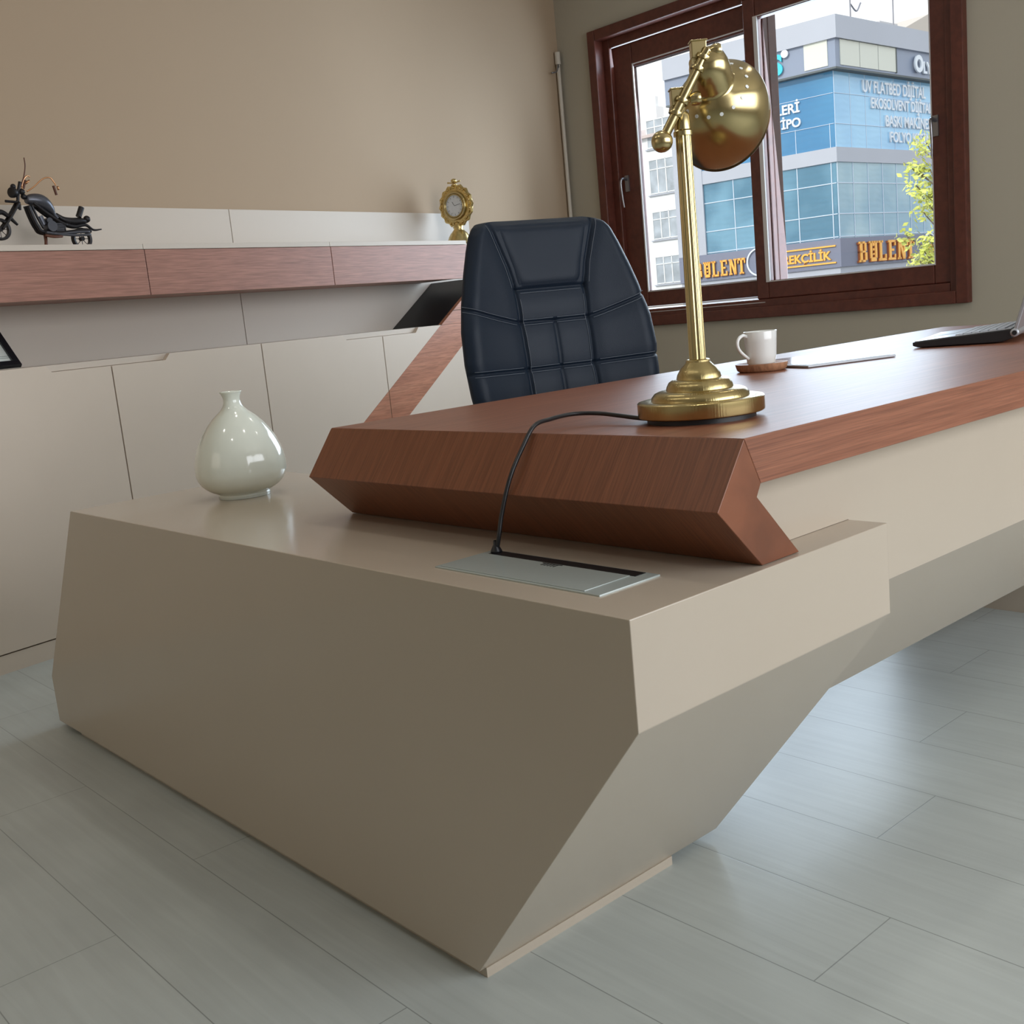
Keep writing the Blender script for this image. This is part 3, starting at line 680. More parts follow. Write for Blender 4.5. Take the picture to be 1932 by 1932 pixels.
obj('touchpad', add_prism(bm_new(), [(0.02, 0.0178), (0.075, 0.0219), (0.075, 0.0223), (0.02, 0.0182)], 0.13, 0.22, lambda p, a: lf(Vector((a, p[0], p[1])))), M_key, deck)
hg = lf(Vector((0, 0.226, 0.022)))
obj('hinge', add_lathe(bm_new(), [(0, -0.002), (0.006, -0.002), (0.0095, 0.0), (0.0095, 0.36), (0, 0.362)], hg, lw, n=24), M_silver, base, smooth=True, auto=True)
obj('hinge_cap', add_lathe(bm_new(), [(0, -0.0035), (0.0055, -0.0035), (0.0055, -0.002)], hg, lw, n=20), M_blackplastic, base)
sdir = (ls*math.sin(math.radians(17)) + ZV*math.cos(math.radians(17))); sn = sdir.cross(lw)
def sf(p): return hg + lw*p.x + sdir*p.y + sn*p.z
lid = obj('laptop_lid', add_box(bm_new(), 0.0, 0.36, 0.004, 0.235, -0.004, 0.004, sf), M_silver, lt, bevel=0.002)
obj('screen', add_box(bm_new(), 0.014, 0.346, 0.02, 0.222, 0.0035, 0.0048, sf), M_screen, lid)
obj('screen_bezel', add_box(bm_new(), 0.004, 0.356, 0.010, 0.231, 0.0028, 0.0044, sf), M_blackplastic, lid)

# ------------------------------------------------------------------ picture frame (leaning back, at the left edge)
pf = thing('picture_frame', 'black framed certificate leaning back on the low cabinet at the far left', 'picture frame', WP(0.77, 2.68, CH))
o4 = WP(0.868, 2.722, CH+0.002); px = -(EX*0.98 + EY*-0.05).normalized(); lean = math.radians(42)
py = (EY*math.sin(lean)+ZV*math.cos(lean)); pn = px.cross(py).normalized()
if pn.dot(EY) > 0: pn = -pn
def pff(p): return o4 + px*p.x + py*p.y + pn*p.z
bm = bm_new(); fw_ = 0.021
for a in ((0, 0.30, 0, fw_), (0, 0.30, 0.21-fw_, 0.21), (0, fw_, fw_, 0.21-fw_), (0.30-fw_, 0.30, fw_, 0.21-fw_)): add_box(bm, a[0], a[1], a[2], a[3], 0, 0.014, pff)
obj('frame_border', bm, mat('gloss_black_frame', (0.008, 0.01, 0.014, 1), rough=0.2), pf, bevel=0.001)
pap = obj('certificate', add_box(bm_new(), fw_-0.002, 0.302-fw_, fw_-0.002, 0.212-fw_, 0.004, 0.006, pff), mat('white_paper', (0.72, 0.78, 0.76, 1), rough=0.35), pf)
bm = bm_new()
for k, (a, b2) in enumerate(((0.040, 0.26), (0.047, 0.26))): add_box(bm, fw_, b2, a-0.0012, a+0.0008, 0.006, 0.0064, pff)
obj('ruled_lines', bm, mat('grey_print', (0.25, 0.3, 0.3, 1), rough=0.5), pap)
bm = bm_new(); add_tube(bm, [pff(Vector((0.15, 0.15, 0))), pff(Vector((0.15, 0.15, 0)))+EY*0.03+ZV*-0.109], 0.004, n=8, smooth=False); obj('frame_strut', bm, M_blackplastic, pf)

# ------------------------------------------------------------------ model motorcycle on the shelf
SHT = ST+0.0185
mc = thing('model_motorcycle', 'black metal model motorcycle with copper handlebars on the shelf', 'model motorcycle', WP(1.05, 2.75, SHT), YO)
def q_(zx, zy, d=0.0):
    ppx = zx*0.1139; ppy = 280+zy*0.1139
    return WP(0.967+(ppx-45)*0.00180+(458-ppy)*0.000285, 2.75+d, 1.305+(458-ppy)*0.00166)
def wheel(name, zx, zy, r, par=mc):
    ctr = q_(zx, zy); bm = bm_new(); n = 40
    add_lathe(bm, [(r, -0.006), (r, 0.006), (r*0.93, 0.0085), (r*0.76, 0.007), (r*0.74, 0.0), (r*0.76, -0.007), (r*0.93, -0.0085)], ctr, EY, n=40, close=True)
    for k in range(8):
        a = PI*k/8*2; d = EX*math.cos(a)+ZV*math.sin(a); add_tube(bm, [ctr, ctr+d*r*0.77], 0.0011, n=6, smooth=False)
    add_lathe(bm, [(0, -0.008), (0.007, -0.008), (0.007, 0.008), (0, 0.008)], ctr, EY, n=16)
    return obj(name, bm, M_bike, par, smooth=True, auto=True)
wheel('front_wheel', 0, 1340, 0.034); wheel('rear_wheel', 1385, 1500, 0.0355)
for d in (-0.011, 0.011):
    obj('front_fork', add_tube(bm_new(), [q_(290, 900, d), q_(150, 1150, d), q_(20, 1340, d)], 0.0042, n=10), M_bike, mc, smooth=True)
obj('headlamp', add_lathe(bm_new(), [(0, -0.012), (0.012, -0.010), (0.016, 0.0), (0.0165, 0.010), (0.0145, 0.012), (0, 0.011)], q_(230, 740), (-EX*0.95-EY*0.3), n=24), M_bike, mc, smooth=True)
bm = bm_new(); add_sphere(bm, q_(220, 640), 0.0085); add_sphere(bm, q_(360, 720), 0.010); add_sphere(bm, q_(390, 800), 0.009); add_tube(bm, [q_(90, 880), q_(300, 905), q_(330, 1020)], 0.0042, n=8); add_tube(bm, [q_(330, 560), q_(300, 760), q_(290, 1000)], 0.005, n=8)
obj('steering_head', bm, M_bike, mc, smooth=True)
obj('front_fender', add_tube(bm_new(), [q_(-150, 1180), q_(0, 1060), q_(130, 1120), q_(215, 1200), q_(285, 1265)], lambda t: 0.010-0.006*t, n=8), M_bike, mc, smooth=True)
obj('windscreen_rod', add_tube(bm_new(), [q_(340, 640), q_(395, 480), q_(420, 300), q_(405, 160)], 0.0019, n=8), M_bikebrown, mc, smooth=True)
for d, A, g1, g2 in ((-0.02, [(430, 720), (540, 640), (640, 540), (720, 490), (800, 490), (860, 570), (880, 620)], (835, 620), (890, 775)), (0.03, [(400, 700), (400, 600), (440, 500), (500, 440), (560, 450)], (500, 500), (470, 640))):
    hb = obj('handlebar', add_tube(bm_new(), [q_(x, y, d*(0.3+0.7*i/6)) for i, (x, y) in enumerate(A)], 0.0023, n=8), M_copper, mc, smooth=True)
    obj('grip', add_tube(bm_new(), [q_(*g1, d), q_(*g2, d)], 0.0042, n=10, smooth=False), M_bikebrown, hb, smooth=True, auto=True)
    obj('lever', add_tube(bm_new(), [q_(g1[0]+60, g1[1]+10, d-0.004), q_(g2[0]+25, g2[1]-80, d-0.004)], 0.0036, n=8, smooth=False), M_copper, hb, smooth=True)
# tank as a tapered body
bm = add_tube(bm_new(), [q_(430, 850), q_(560, 850), q_(690, 880), q_(800, 960), q_(900, 1080), q_(960, 1150)], lambda t: 0.006+0.016*math.sin(PI*min(1, t*1.15+0.1))**0.8 if t < 0.85 else 0.006, n=20)
obj('fuel_tank', bm, M_biketank, mc, smooth=True)
bm = bm_new()
for d in (-0.010, 0.010):
    add_tube(bm, [q_(520, 900, d), q_(760, 1080, d), q_(980, 1220, d), q_(1090, 1270, d)], 0.0056, n=8)
    add_tube(bm, [q_(440, 950, d), q_(520, 1150, d), q_(600, 1300, d), q_(700, 1390, d), q_(1060, 1400, d), q_(1380, 1360, d), q_(1520, 1370, d)], 0.0068, n=8)
    add_tube(bm, [q_(490, 940, d), q_(590, 1150, d), q_(690, 1330, d)], 0.004, n=8)
    add_tube(bm, [q_(1050, 1240, d), q_(1060, 1390, d)], 0.004, n=8)
obj('bike_frame', bm, M_bike, mc, smooth=True)
bm = bm_new(); add_lathe(bm, [(0, -0.016), (0.017, -0.016), (0.017, 0.016), (0, 0.016)], q_(830, 1290), EY, n=24)
for k in range(5): add_tube(bm, [q_(900, 1250+28*k, -0.012), q_(1040, 1250+28*k, -0.012)], 0.0026, n=8, smooth=False)
add_tube(bm, [q_(650, 1120), q_(720, 1260)], 0.010, n=12, smooth=False); add_lathe(bm, [(0, -0.014), (0.010, -0.014), (0.010, 0.014), (0, 0.014)], q_(790, 1200), EY, n=20)
obj('engine', bm, M_biketank, mc, smooth=True, auto=True)
obj('seat', add_tube(bm_new(), [q_(930, 1080), q_(1060, 1170), q_(1200, 1200), q_(1380, 1190), q_(1490, 1200)], lambda t: 0.005+0.007*math.sin(PI*min(1, t)), n=12), M_bike, mc, smooth=True)
obj('seat_backrest', add_tube(bm_new(), [q_(1330, 1120), q_(1345, 1080), q_(1385, 960)], 0.0095, n=14, smooth=False), M_bike, mc, smooth=True, auto=True)
obj('rear_light', add_sphere(bm_new(), q_(1480, 1160), 0.0115), M_bike, mc, smooth=True)
obj('rear_fender', add_tube(bm_new(), [q_(1080, 1250), q_(1250, 1290), q_(1450, 1260), q_(1600, 1345), q_(1750, 1335)], lambda t: 0.009-0.007*t, n=10), M_bike, mc, smooth=True)
for d in (-0.016, -0.022):
    obj('exhaust_pipe', add_tube(bm_new(), [q_(700, 1400, d), q_(900, 1430, d), q_(1200, 1450 if d < -0.02 else 1400, d), q_(1480, 1440 if d < -0.02 else 1385, d)], 0.0042, n=10), M_biketank, mc, smooth=True)
obj('footrest', add_tube(bm_new(), [q_(690, 1450, -0.02), q_(830, 1475, -0.025), q_(980, 1465, -0.02)], 0.0045, n=8), M_bikebrown, mc, smooth=True)
obj('kickstand', add_tube(bm_new(), [q_(740, 1420, 0), q_(735, 1540, -0.008), q_(725, 1690, -0.012)], 0.0055, n=8), M_bikebrown, mc, smooth=True)

# ------------------------------------------------------------------ brass table clock
kc = WP(3.195, 2.775, 0); kc.z = SHT
clock = thing('table_clock', 'ornate oval brass table clock on the shelf beside the office chair', 'clock', kc)
kf = Vector((math.cos(math.radians(193)), math.sin(math.radians(193)), 0)); kr = ZV.cross(kf)*-1
if kr.dot(RT) < 0: kr = -kr
kz = 0.178
KS = 1.33
def kp(a, z, d=0): return kc + kr*a*KS + ZV*(kz+z*KS*0.92) + kf*d*KS
def oval_ring(bm, R, rr, d, sx=1.0, sz=1.08, n=64, m=8, wav=0.0):
    rg = []
    for i in range(n):
        a = 2*PI*i/n; q = R+wav*math.cos(a*16)
        rg.append([bm.verts.new(kp((q+rr*math.cos(b3*2*PI/m))*math.cos(a)*sx, (q+rr*math.cos(b3*2*PI/m))*math.sin(a)*sz, d+rr*math.sin(b3*2*PI/m))) for b3 in range(m)])
    for i in range(n):
        for b3 in range(m): bm.faces.new((rg[i][b3], rg[(i+1) % n][b3], rg[(i+1) % n][(b3+1) % m], rg[i][(b3+1) % m]))
def disc(bm, R, d0, d1, sx=1.0, sz=1.08, n=64):
    A = [bm.verts.new(kp(R*math.cos(2*PI*i/n)*sx, R*math.sin(2*PI*i/n)*sz, d0)) for i in range(n)]
    B_ = [bm.verts.new(kp(R*math.cos(2*PI*i/n)*sx, R*math.sin(2*PI*i/n)*sz, d1)) for i in range(n)]
    bm.faces.new(A); bm.faces.new(B_[::-1])
    for i in range(n): bm.faces.new((A[i], A[(i+1) % n], B_[(i+1) % n], B_[i]))
bm = bm_new(); disc(bm, 0.066, -0.012, 0.006); oval_ring(bm, 0.0685, 0.006, 0.0, wav=0.003)
cb_ = obj('clock_case', bm, M_brass2, clock, smooth=True, auto=True)
bm = bm_new()
for k in range(28):
    a = 2*PI*k/28; add_sphere(bm, kp(0.064*math.cos(a), 0.069*math.sin(a), 0.008), 0.0046, 8)
obj('beading', bm, M_brass2, cb_, smooth=True)
bm = bm_new(); oval_ring(bm, 0.046, 0.005, 0.010); oval_ring(bm, 0.039, 0.0022, 0.012); obj('bezel', bm, M_brass, cb_, smooth=True)
bm = bm_new(); disc(bm, 0.038, 0.006, 0.0095); dl_ = obj('dial', bm, M_clockface, cb_)
bm = bm_new()
for k in range(12):
    a = 2*PI*k/12; add_tube(bm, [kp(0.028*math.cos(a), 0.030*math.sin(a), 0.0098), kp(0.034*math.cos(a), 0.036*math.sin(a), 0.0098)], 0.0007, n=6, smooth=False)
for a, l in ((math.radians(120), 0.018), (math.radians(10), 0.026)): add_tube(bm, [kp(0, 0, 0.0105), kp(l*math.cos(a), l*math.sin(a), 0.0105)], 0.0008, n=6, smooth=False)
obj('hands_and_marks', bm, M_gap, dl_)
bm = bm_new(); add_sphere(bm, kp(0, 0.094, 0), 0.013, 16, (1.1, 1.1, 0.8)); add_sphere(bm, kp(-0.026, 0.090, 0), 0.0045, 10); add_sphere(bm, kp(0.026, 0.090, 0), 0.0045, 10)
add_tube(bm, [kp(-0.026, 0.090), kp(0, 0.086), kp(0.026, 0.090)], 0.003, n=8); add_sphere(bm, kp(0, 0.078, 0), 0.011, 12, (1.4, 1.4, 0.6))
obj('crest', bm, M_brass2, clock, smooth=True)
bm = add_lathe(bm_new(), [(0, 0), (0.062, 0), (0.062, 0.008), (0.058, 0.014), (0.050, 0.034), (0.040, 0.050), (0.030, 0.060), (0.022, 0.070), (0.026, 0.078), (0.020, 0.088), (0.016, 0.10), (0, 0.11)], kc, n=40)
obj('pedestal', bm, M_brass2, clock, smooth=True)

# ------------------------------------------------------------------ thin pipe in the room corner
bm = bm_new(); pc = WP(4.405, 2.925, 0)
add_tube(bm, [pc+ZV*0.0, pc+ZV*2.27], 0.011, n=12, smooth=False); add_tube(bm, [pc+ZV*2.27, pc+ZV*2.335], 0.016, n=12, smooth=False)
pi_ = obj('corner_pipe', bm, M_pipe, smooth=True, auto=True); tag(pi_, 'thin painted pipe standing in the room corner left of the window', 'pipe')
obj('pipe_bracket', add_tube(bm_new(), [pc+ZV*2.25, pc+ZV*2.262-EX*0.03-EY*0.02, pc+ZV*2.225-EX*0.05-EY*0.02, pc+ZV*2.215-EX*0.085-EY*0.01], 0.0045, n=8), M_steel, pi_, smooth=True)

# ------------------------------------------------------------------ outside: glass-fronted corner building
BC = Vector((33.203, 20.183, 0)); DL = norm((-0.125, 0.992, 0)); DR = norm((1, 0.008, 0)); NL = norm((-0.992, -0.125, 0)); NR = norm((0.008, -1, 0))
M_panel = mat('grey_cladding', (0.46, 0.49, 0.54, 1), rough=0.5, noise=0.03, nscale=0.8)
M_panel2 = mat('blue_grey_fascia', (0.26, 0.31, 0.40, 1), rough=0.4)
M_cream = mat('cream_panel', (0.72, 0.74, 0.64, 1), rough=0.6)
M_soffit = mat('dark_soffit', (0.12, 0.14, 0.14, 1), rough=0.7)
M_mull = mat('pale_mullion', (0.60, 0.70, 0.80, 1), rough=0.4)
M_signband = mat('slate_sign_band', (0.20, 0.22, 0.29, 1), rough=0.5)
M_orange = mat('orange_letters', (1.0, 0.50, 0.08, 1), rough=0.4)
M_orangeside = mat('rust_letter_backs', (0.42, 0.13, 0.05, 1), rough=0.5)
M_lwhite = mat('white_letters', (0.78, 0.84, 0.88, 1), rough=0.4)
M_cyan = mat('cyan_letter', (0.05, 0.60, 0.75, 1), rough=0.4)
M_yellow = mat('yellow_letter', (0.90, 0.65, 0.03, 1), rough=0.4)
def facade_glass(name, c1, c2, sc):
    m = bpy.data.materials.new(name); m.use_nodes = True; t = m.node_tree; p = t.nodes['Principled BSDF']
    g = t.nodes.new('ShaderNodeTexCoord'); n = t.nodes.new('ShaderNodeTexNoise'); n.inputs['Scale'].default_value = sc; n.inputs['Detail'].default_value = 2
    t.links.new(g.outputs['Object'], n.inputs['Vector'])
    r = t.nodes.new('ShaderNodeValToRGB'); r.color_ramp.elements[0].position = 0.4; r.color_ramp.elements[0].color = c1; r.color_ramp.elements[1].position = 0.6; r.color_ramp.elements[1].color = c2
    t.links.new(n.outputs[0], r.inputs[0]); t.links.new(r.outputs[0], p.inputs['Base Color'])
    p.inputs['Roughness'].default_value = 0.08; p.inputs['Specular IOR Level'].default_value = 0.6
    wv = t.nodes.new('ShaderNodeTexWave'); wv.bands_direction = 'Z'; wv.inputs['Scale'].default_value = 1.5; wv.inputs['Distortion'].default_value = 5; t.links.new(g.outputs['Object'], wv.inputs['Vector'])
    bp = t.nodes.new('ShaderNodeBump'); bp.inputs['Strength'].default_value = 0.08; bp.inputs['Distance'].default_value = 0.05; t.links.new(wv.outputs[0], bp.inputs['Height']); t.links.new(bp.outputs[0], p.inputs['Normal'])
    return m
M_glU_l = facade_glass('shaded_blue_curtain_glass', (0.06, 0.23, 0.42, 1), (0.09, 0.30, 0.50, 1), 0.3)
M_glU_r = facade_glass('lit_blue_curtain_glass', (0.28, 0.55, 0.80, 1), (0.36, 0.66, 0.88, 1), 0.4)
M_glL_l = facade_glass('shaded_teal_curtain_glass', (0.08, 0.21, 0.30, 1), (0.16, 0.34, 0.45, 1), 0.5)
M_glL_r = facade_glass('lit_teal_curtain_glass', (0.22, 0.40, 0.50, 1), (0.36, 0.54, 0.60, 1), 0.5)
bld = thing('corner_office_building', 'glass-fronted corner office building with orange lettered shop signs across the street', 'building', BC)
def onL(s, z, d=0): return BC + DL*s + NL*d + ZV*z
def onR(s, z, d=0): return BC + DR*s + NR*d + ZV*z
def fbox(bm, on, s0, s1, z0, z1, d0, d1):
    return add_box(bm, s0, s1, d0, d1, z0, z1, lambda p: on(p.x, p.z, p.y))
def wrap(z0, z1, d, m, name, sl=6.35, sr=12.0, depth=0.6, parent=bld):
    """a band around the corner: plan polygon extruded"""
    out = BC + (NL+NR)*d*0.895
    pts = [BC+DL*sl+NL*d, out, BC+DR*sr+NR*d, BC+DR*sr+DL*sl]
    bm = bm_new(); A = [bm.verts.new(p+ZV*z0) for p in pts]; B_ = [bm.verts.new(p+ZV*z1) for p in pts]
    bm.faces.new(A); bm.faces.new(B_[::-1])
    for i in range(4): bm.faces.new((A[i], A[(i+1) % 4], B_[(i+1) % 4], B_[i]))
    return obj(name, bm, m, parent)
wrap(-6, 1.40, 0.02, M_panel, 'ground_floor')
wrap(1.40, 2.36, 0.10, M_signband, 'sign_band')
core = wrap(2.36, 7.86, -0.02, M_panel, 'core')
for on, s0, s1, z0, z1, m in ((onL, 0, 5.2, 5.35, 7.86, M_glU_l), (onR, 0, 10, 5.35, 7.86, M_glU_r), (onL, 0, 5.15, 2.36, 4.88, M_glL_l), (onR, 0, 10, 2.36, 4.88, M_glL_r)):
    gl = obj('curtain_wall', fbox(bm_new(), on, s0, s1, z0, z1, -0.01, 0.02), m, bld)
    bm = bm_new(); up = z0 > 5
    step = 1.25 if on is onL else 0.98
    s = 0.0 if on is onR else 0.15
    while s <= s1+0.01:
        if up: fbox(bm, on, s, s+0.02, z0, z0+0.8 if on is onL else z1, 0.02, 0.03)
        else: fbox(bm, on, s, s+0.03, z0, z1, 0.02, 0.04)
        s += step
    for zz in ((6.12, 7.1) if up else (2.40, 3.16, 4.18)): fbox(bm, on, s0, s1, zz, zz+(0.015 if up else 0.03), 0.02, 0.04)
    obj('mullions', bm, M_mull, gl)
wrap(4.88, 5.36, 0.08, M_panel, 'floor_band')
wrap(7.86, 8.74, 0.30, M_panel2, 'fascia'); wrap(7.80, 7.862, 0.31, M_soffit, 'soffit'); wrap(8.74, 9.46, 0.40, M_panel, 'parapet')
bm = fbox(bm_new(), onL, -0.0, 0.83, 7.93, 8.74, 0.28, 0.325); obj('cream_panel', bm, M_cream, bld)
bm = fbox(bm_new(), onR, -0.0, 3.60, 7.93, 8.74, 0.28, 0.325); obj('cream_panel', bm, M_cream, bld)
bm = bm_new()
for k in (1.2, 2.4): fbox(bm, onR, k, k+0.012, 7.93, 8.74, 0.325, 0.33)
for s0, s1, z0, z1 in ((3.60, 3.66, 7.9, 8.76), (0, 3.66, 8.73, 8.76)): fbox(bm, onR, s0, s1, z0, z1, 0.30, 0.345)
obj('panel_joints', bm, M_soffit, bld)
bm = bm_new()
for s in (5.2,): fbox(bm, onL, 5.15, 6.35, 2.36, 7.86, -0.02, 0.10)
obj('side_pier', bm, M_panel, bld)
# lettering
def text(body, on, s, z, h, m, ext=0.03, bold=0.0, left=True, par=bld, name='lettering', sx=1.0, d=0.12):
    cu = bpy.data.curves.new(name, 'FONT'); cu.body = body; cu.size = h*1.38; cu.extrude = ext; cu.offset = bold
    tmp = bpy.data.objects.new('tmp', cu); COL.objects.link(tmp)
    dg = bpy.context.evaluated_depsgraph_get(); me = bpy.data.meshes.new_from_object(tmp.evaluated_get(dg))
    bpy.data.objects.remove(tmp)
    xd = -DL if on is onL else DR; nd = NL if on is onL else NR
    org = on(s, z, d)
    bm = bm_new(); bm.from_mesh(me); bpy.data.meshes.remove(me)
    for v in bm.verts: v.co = org + xd*(v.co.x*sx) + ZV*v.co.y + nd*v.co.z
    return obj(name, bm, m, par)
# slab-serif letters built from bars: (x0,y0,x1,y1) in a 1 x 1.25 cell, diagonals as quads
GL = {
 'B': [('r', .0, 0, .62, .13), ('r', .0, 1.12, .62, 1.25), ('r', .1, 0, .34, 1.25), ('r', .1, .57, .66, .69), ('r', .60, .10, .82, .58), ('r', .56, .66, .76, 1.16)],
 'U': [('r', .0, 1.12, .42, 1.25), ('r', .52, 1.12, .92, 1.25), ('r', .1, .2, .32, 1.25), ('r', .62, .2, .84, 1.25), ('r', .18, .0, .76, .24), ('r', .37, .95, .57, 1.12), ('r', .39, .66, .55, .80), ('r', .39, .40, .55, .50)],
 'L': [('r', .0, 0, .82, .15), ('r', .0, 1.12, .45, 1.25), ('r', .1, 0, .33, 1.25), ('r', .68, .1, .82, .40)],
 'E': [('r', .0, 0, .82, .14), ('r', .0, 1.11, .82, 1.25), ('r', .1, 0, .33, 1.25), ('r', .3, .56, .62, .70), ('r', .69, .1, .82, .36), ('r', .69, .9, .82, 1.2)],
 'N': [('r', .0, 0, .36, .12), ('r', .0, 1.13, .3, 1.25), ('r', .1, 0, .27, 1.25), ('r', .68, .0, .86, 1.25), ('r', .58, 1.13, .96, 1.25), ('q', (.1, 1.25), (.34, 1.25), (.86, 0), (.62, 0))],
 'T': [('r', .0, 1.08, .9, 1.25), ('r', .33, 0, .57, 1.25), ('r', .2, 0, .7, .12), ('r', .0, .85, .13, 1.2), ('r', .77, .85, .9, 1.2)],
}
def slab(word, on, s, z, h, width, par, name):
    xd = -DL if on is onL else DR; nd = NL if on is onL else NR; k = h/1.25; adv = width/len(word)
    out = []
    for m, d0, d1, sc in ((M_orangeside, 0.10, 0.17, 1.0), (M_orange, 0.17, 0.20, 1.0)):
        bm = bm_new()
        for i, ch in enumerate(word):
            x0 = i*adv
            for g in GL[ch]:
                P4 = [(g[1], g[2]), (g[3], g[2]), (g[3], g[4]), (g[1], g[4])] if g[0] == 'r' else list(g[1:])
                dx = 0.02 if m is M_orangeside else 0
                A = [on(s, z, d0)+xd*(x0+p[0]*adv*0.95-dx)+ZV*(p[1]*k-dx) for p in P4]; B_ = [a+nd*(d1-d0) for a in A]
                va = [bm.verts.new(a) for a in A]; vb = [bm.verts.new(a) for a in B_]
                bm.faces.new(va); bm.faces.new(vb[::-1])
                for q in range(4): bm.faces.new((va[q], va[(q+1) % 4], vb[(q+1) % 4], vb[q]))
        ob = obj(name, bm, m, out[0] if out else par); out.append(ob)
    return out[0]
slab('BULENT', onR, 0.95, 1.50, 0.70, 3.95, bld, 'sign_lettering')
slab('BULENT', onL, 5.62, 1.53, 0.56, 2.15, bld, 'sign_lettering')
text('BÖREKÇİLİK', onL, 2.62, 1.68, 0.29, M_orange, bold=0.012, sx=1.0, name='sign_lettering')
bm = bm_new(); fbox(bm, onL, 0.08, 2.7, 2.10, 2.15, 0.10, 0.15); fbox(bm, onL, 0.08, 2.7, 1.54, 1.59, 0.10, 0.15); obj('sign_rule', bm, M_orange, bld)
def ringo(on, s, z, R, r, m, name, d=0.14):
    xd = -DL if on is onL else DR; nd = NL if on is onL else NR; ctr = on(s, z, d); bm = bm_new(); n = 40; rg = []
    for i in range(n):
        a = 2*PI*i/n; e = xd*math.cos(a)+ZV*math.sin(a)
        rg.append([bm.verts.new(ctr+e*R-nd*0.03), bm.verts.new(ctr+e*R+nd*0.03), bm.verts.new(ctr+e*(R-r)+nd*0.03), bm.verts.new(ctr+e*(R-r)-nd*0.03)])
    for i in range(n):
        for q in range(4): bm.faces.new((rg[i][q], rg[(i+1) % n][q], rg[(i+1) % n][(q+1) % 4], rg[i][(q+1) % 4]))
    return obj(name, bm, m, bld)
ringo(onL, 2.98, 1.88, 0.50, 0.05, M_lwhite, 'sign_ring'); ringo(onR, 6.05, 1.86, 0.52, 0.05, M_lwhite, 'sign_ring')
ringo(onR, 6.18, 1.78, 0.20, 0.08, M_orange, 'sign_emblem')
ringo(onR, 5.08, 8.30, 0.30, 0.15, M_lwhite, 'roof_sign_ring', d=0.40)
text('LY', onR, 5.45, 8.02, 0.40, M_lwhite, bold=0.02, d=0.36, name='roof_sign_lettering'); text('M', onR, 6.12, 8.02, 0.40, M_yellow, bold=0.02, d=0.36, name='roof_sign_lettering')
text('S', onL, 2.00, 8.02, 0.62, M_cyan, bold=0.04, d=0.36, name='roof_sign_lettering'); ringo(onL, 1.50, 8.62, 0.13, 0.129, M_lwhite, 'roof_sign_dot', d=0.36)
for body, s, z, h, sx in (('UV FLATBED DİJİTAL', 1.75, 7.23, 0.40, 0.84), ('EKOSOLVENT DİJİTAL', 2.28, 6.72, 0.36, 0.86), ('BASKI MAKİNESİ', 3.22, 6.15, 0.38, 0.88), ('FOLYO KESİM', 3.50, 5.62, 0.36, 0.95)):
    text(body, onR, s, z, h, M_lwhite, bold=0.010, d=0.05, name='window_lettering', sx=sx)
text('İŞLERİ', onL, 2.55, 6.72, 0.32, M_lwhite, bold=0.010, d=0.05, name='window_lettering'); text('TİPO', onL, 2.15, 6.25, 0.30, M_lwhite, bold=0.010, d=0.05, name='window_lettering')
# rooftop bits of the corner building
bm = fbox(bm_new(), onR, 8.6, 10.0, 9.4, 10.95, -4.2, -3.0); obj('roof_housing', bm, mat('roof_housing_render', (0.55, 0.54, 0.53, 1), rough=0.8), bld)
bm = bm_new(); add_tube(bm, [onR(2.3, 9.4, -0.6), onR(2.3, 11.2, -0.6)], 0.03, n=6, smooth=False); add_tube(bm, [onR(2.3, 10.3, -0.6), onR(2.7, 10.1, -0.6), onR(3.0, 10.4, -0.6)], 0.03, n=6)
obj('roof_aerial', bm, M_steel, bld)
obj('roof_aerial', add_tube(bm_new(), [onR(5.6, 9.4, -0.8), onR(5.6, 11.6, -0.8)], 0.03, n=6, smooth=False), M_steel, bld)

# ------------------------------------------------------------------ white apartment block
WC = Vector((48.905, 41.023, 0)); 
M_wb = mat('white_render', (0.88, 0.90, 0.88, 1), rough=0.8, noise=0.02, nscale=0.5)
M_wroof = mat('dusty_roof', (0.62, 0.52, 0.48, 1), rough=0.8)
M_wwin = mat('grey_curtained_glass', (0.42, 0.47, 0.50, 1), rough=0.3, noise=0.35, nscale=1.2)
apt = thing('apartment_block', 'plain white apartment block seen left of the brass lamp pole through the window', 'building', WC)
def onA(s, z, d=0): return WC + DL*s + NL*d + ZV*z
obj('wall', fbox(bm_new(), onA, -6, 7, -8, 9.9, -8, 0), M_wb, apt)
rf_ = obj('roof', add_prism(bm_new(), [(0.3, 9.9), (0.3, 10.05), (-3.5, 11.0), (-8, 10.0), (-8, 9.9)], -6.2, 7.2, lambda p, a: onA(a, p[1], p[0])), M_wroof, apt)
ch = obj('chimney', fbox(bm_new(), onA, 0.55, 1.35, 9.9, 11.7, -1.6, -0.8), M_wb, rf_)
obj('chimney_pot', fbox(bm_new(), onA, 0.75, 0.98, 11.7, 12.3, -1.4, -1.1), M_wb, ch)
for fl_ in range(4):
    for s0 in (-4.0, -0.95, 2.6):
        z0 = 1.75+2.52*fl_-(0.0 if fl_ < 2 else 0.0); z1 = z0+1.55+(0.35 if fl_ == 2 else 0)
        wn_ = obj('apartment_window', fbox(bm_new(), onA, s0, s0+1.72, z0, z1, 0.0, 0.03), M_wwin, apt)
        bm = bm_new()
        for k in range(4): fbox(bm, onA, s0+k*0.553, s0+k*0.553+0.06, z0, z1, 0.03, 0.06)
        for zz in (z0, z0+(z1-z0)*0.70, z1-0.05): fbox(bm, onA, s0, s0+1.72, zz, zz+0.05, 0.03, 0.06)
        obj('window_bars', bm, M_wb, wn_); obj('window_sill', fbox(bm_new(), onA, s0-0.1, s0+1.82, z0-0.10, z0-0.04, 0, 0.12), M_panel, wn_)

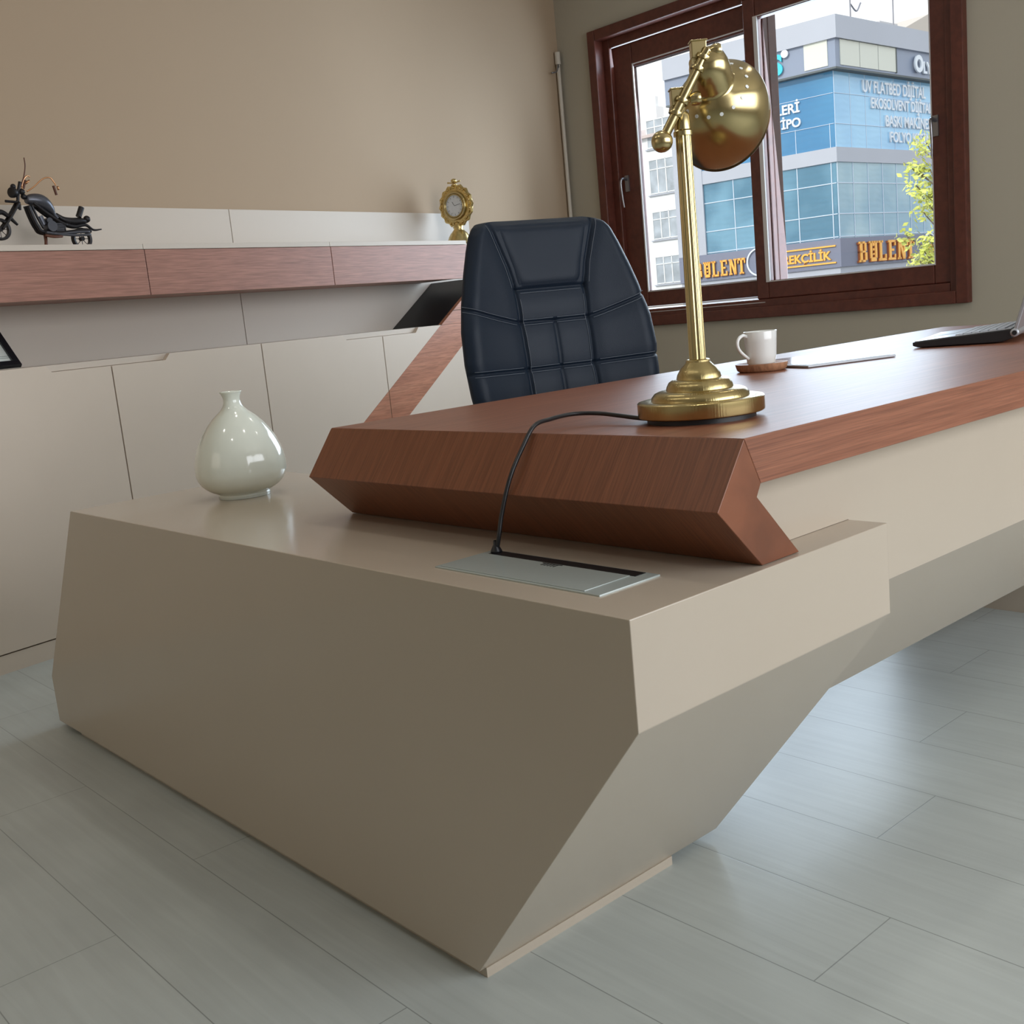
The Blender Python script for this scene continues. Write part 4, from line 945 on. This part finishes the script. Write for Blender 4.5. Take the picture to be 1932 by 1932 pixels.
# ------------------------------------------------------------------ street, far roof, tree
st = struct('ground_street', add_box(bm_new(), 4.5, 140, -60, 120, -7.0, -6.0), mat('asphalt', (0.14, 0.14, 0.145, 1), rough=0.9, noise=0.1, nscale=0.5))
far = thing('rear_building', 'building with a sloping tan roof rising behind the corner building', 'building', onR(14, 0, -5))
obj('wall', add_prism(bm_new(), [(13.0, -6), (26, -6), (26, 13.6), (17, 12.6), (13.0, 11.15)], -12, -5.2, lambda p, a: onR(p[0], p[1], a)), mat('tan_render', (0.62, 0.56, 0.48, 1), rough=0.8), far)
tree = thing('street_tree', 'yellow-green leafy tree at the right side of the window view', 'tree', (23.05, 11.55, -6.0))
TB = Vector((23.1, 11.42, -6.0))
obj('trunk', add_tube(bm_new(), [TB, TB+Vector((0.1, -0.05, 3)), TB+Vector((-0.05, 0.05, 6)), TB+Vector((0.1, 0, 9.2))], lambda t: 0.16-0.12*t, n=10), mat('bark', (0.16, 0.12, 0.09, 1), rough=0.9), tree, smooth=True)
random.seed(4); bm = bm_new(); bmt = bm_new()
for k in range(46):
    zc = 6.5+3.3*random.random(); a = random.random()*2*PI; rr = 0.2+0.62*random.random()*(1.1-abs(zc-8.2)/3.2)
    ctr = TB + Vector((math.cos(a)*rr, math.sin(a)*rr, zc))
    add_tube(bmt, [TB+Vector((0.05, 0, zc-0.5)), TB+Vector((math.cos(a)*rr*0.6, math.sin(a)*rr*0.6, zc-0.2)), ctr], 0.015, n=5, k=3)
    for q in range(42):
        d = Vector((random.gauss(0, 1), random.gauss(0, 1), random.gauss(0, 0.8))).normalized()*0.30*random.random()**0.5
        u_ = Vector((random.gauss(0, 1), random.gauss(0, 1), random.gauss(0, 1))).normalized(); v_ = u_.orthogonal().normalized(); sz = 0.055+0.035*random.random()
        c0 = ctr+d; vs_ = [bm.verts.new(c0+u_*sz), bm.verts.new(c0+v_*sz*0.6), bm.verts.new(c0-u_*sz), bm.verts.new(c0-v_*sz*0.6)]; bm.faces.new(vs_)
lm = mat('yellow_green_leaves', (0.62, 0.66, 0.16, 1), rough=0.5, noise=0.5, nscale=2.5)
fo = obj('foliage', bm, lm, tree); fo['kind'] = 'stuff'
obj('branches', bmt, mat('twig_bark', (0.2, 0.16, 0.12, 1), rough=0.9), tree)

for ob in bpy.data.objects:
    if '_world' in ob: del ob['_world']
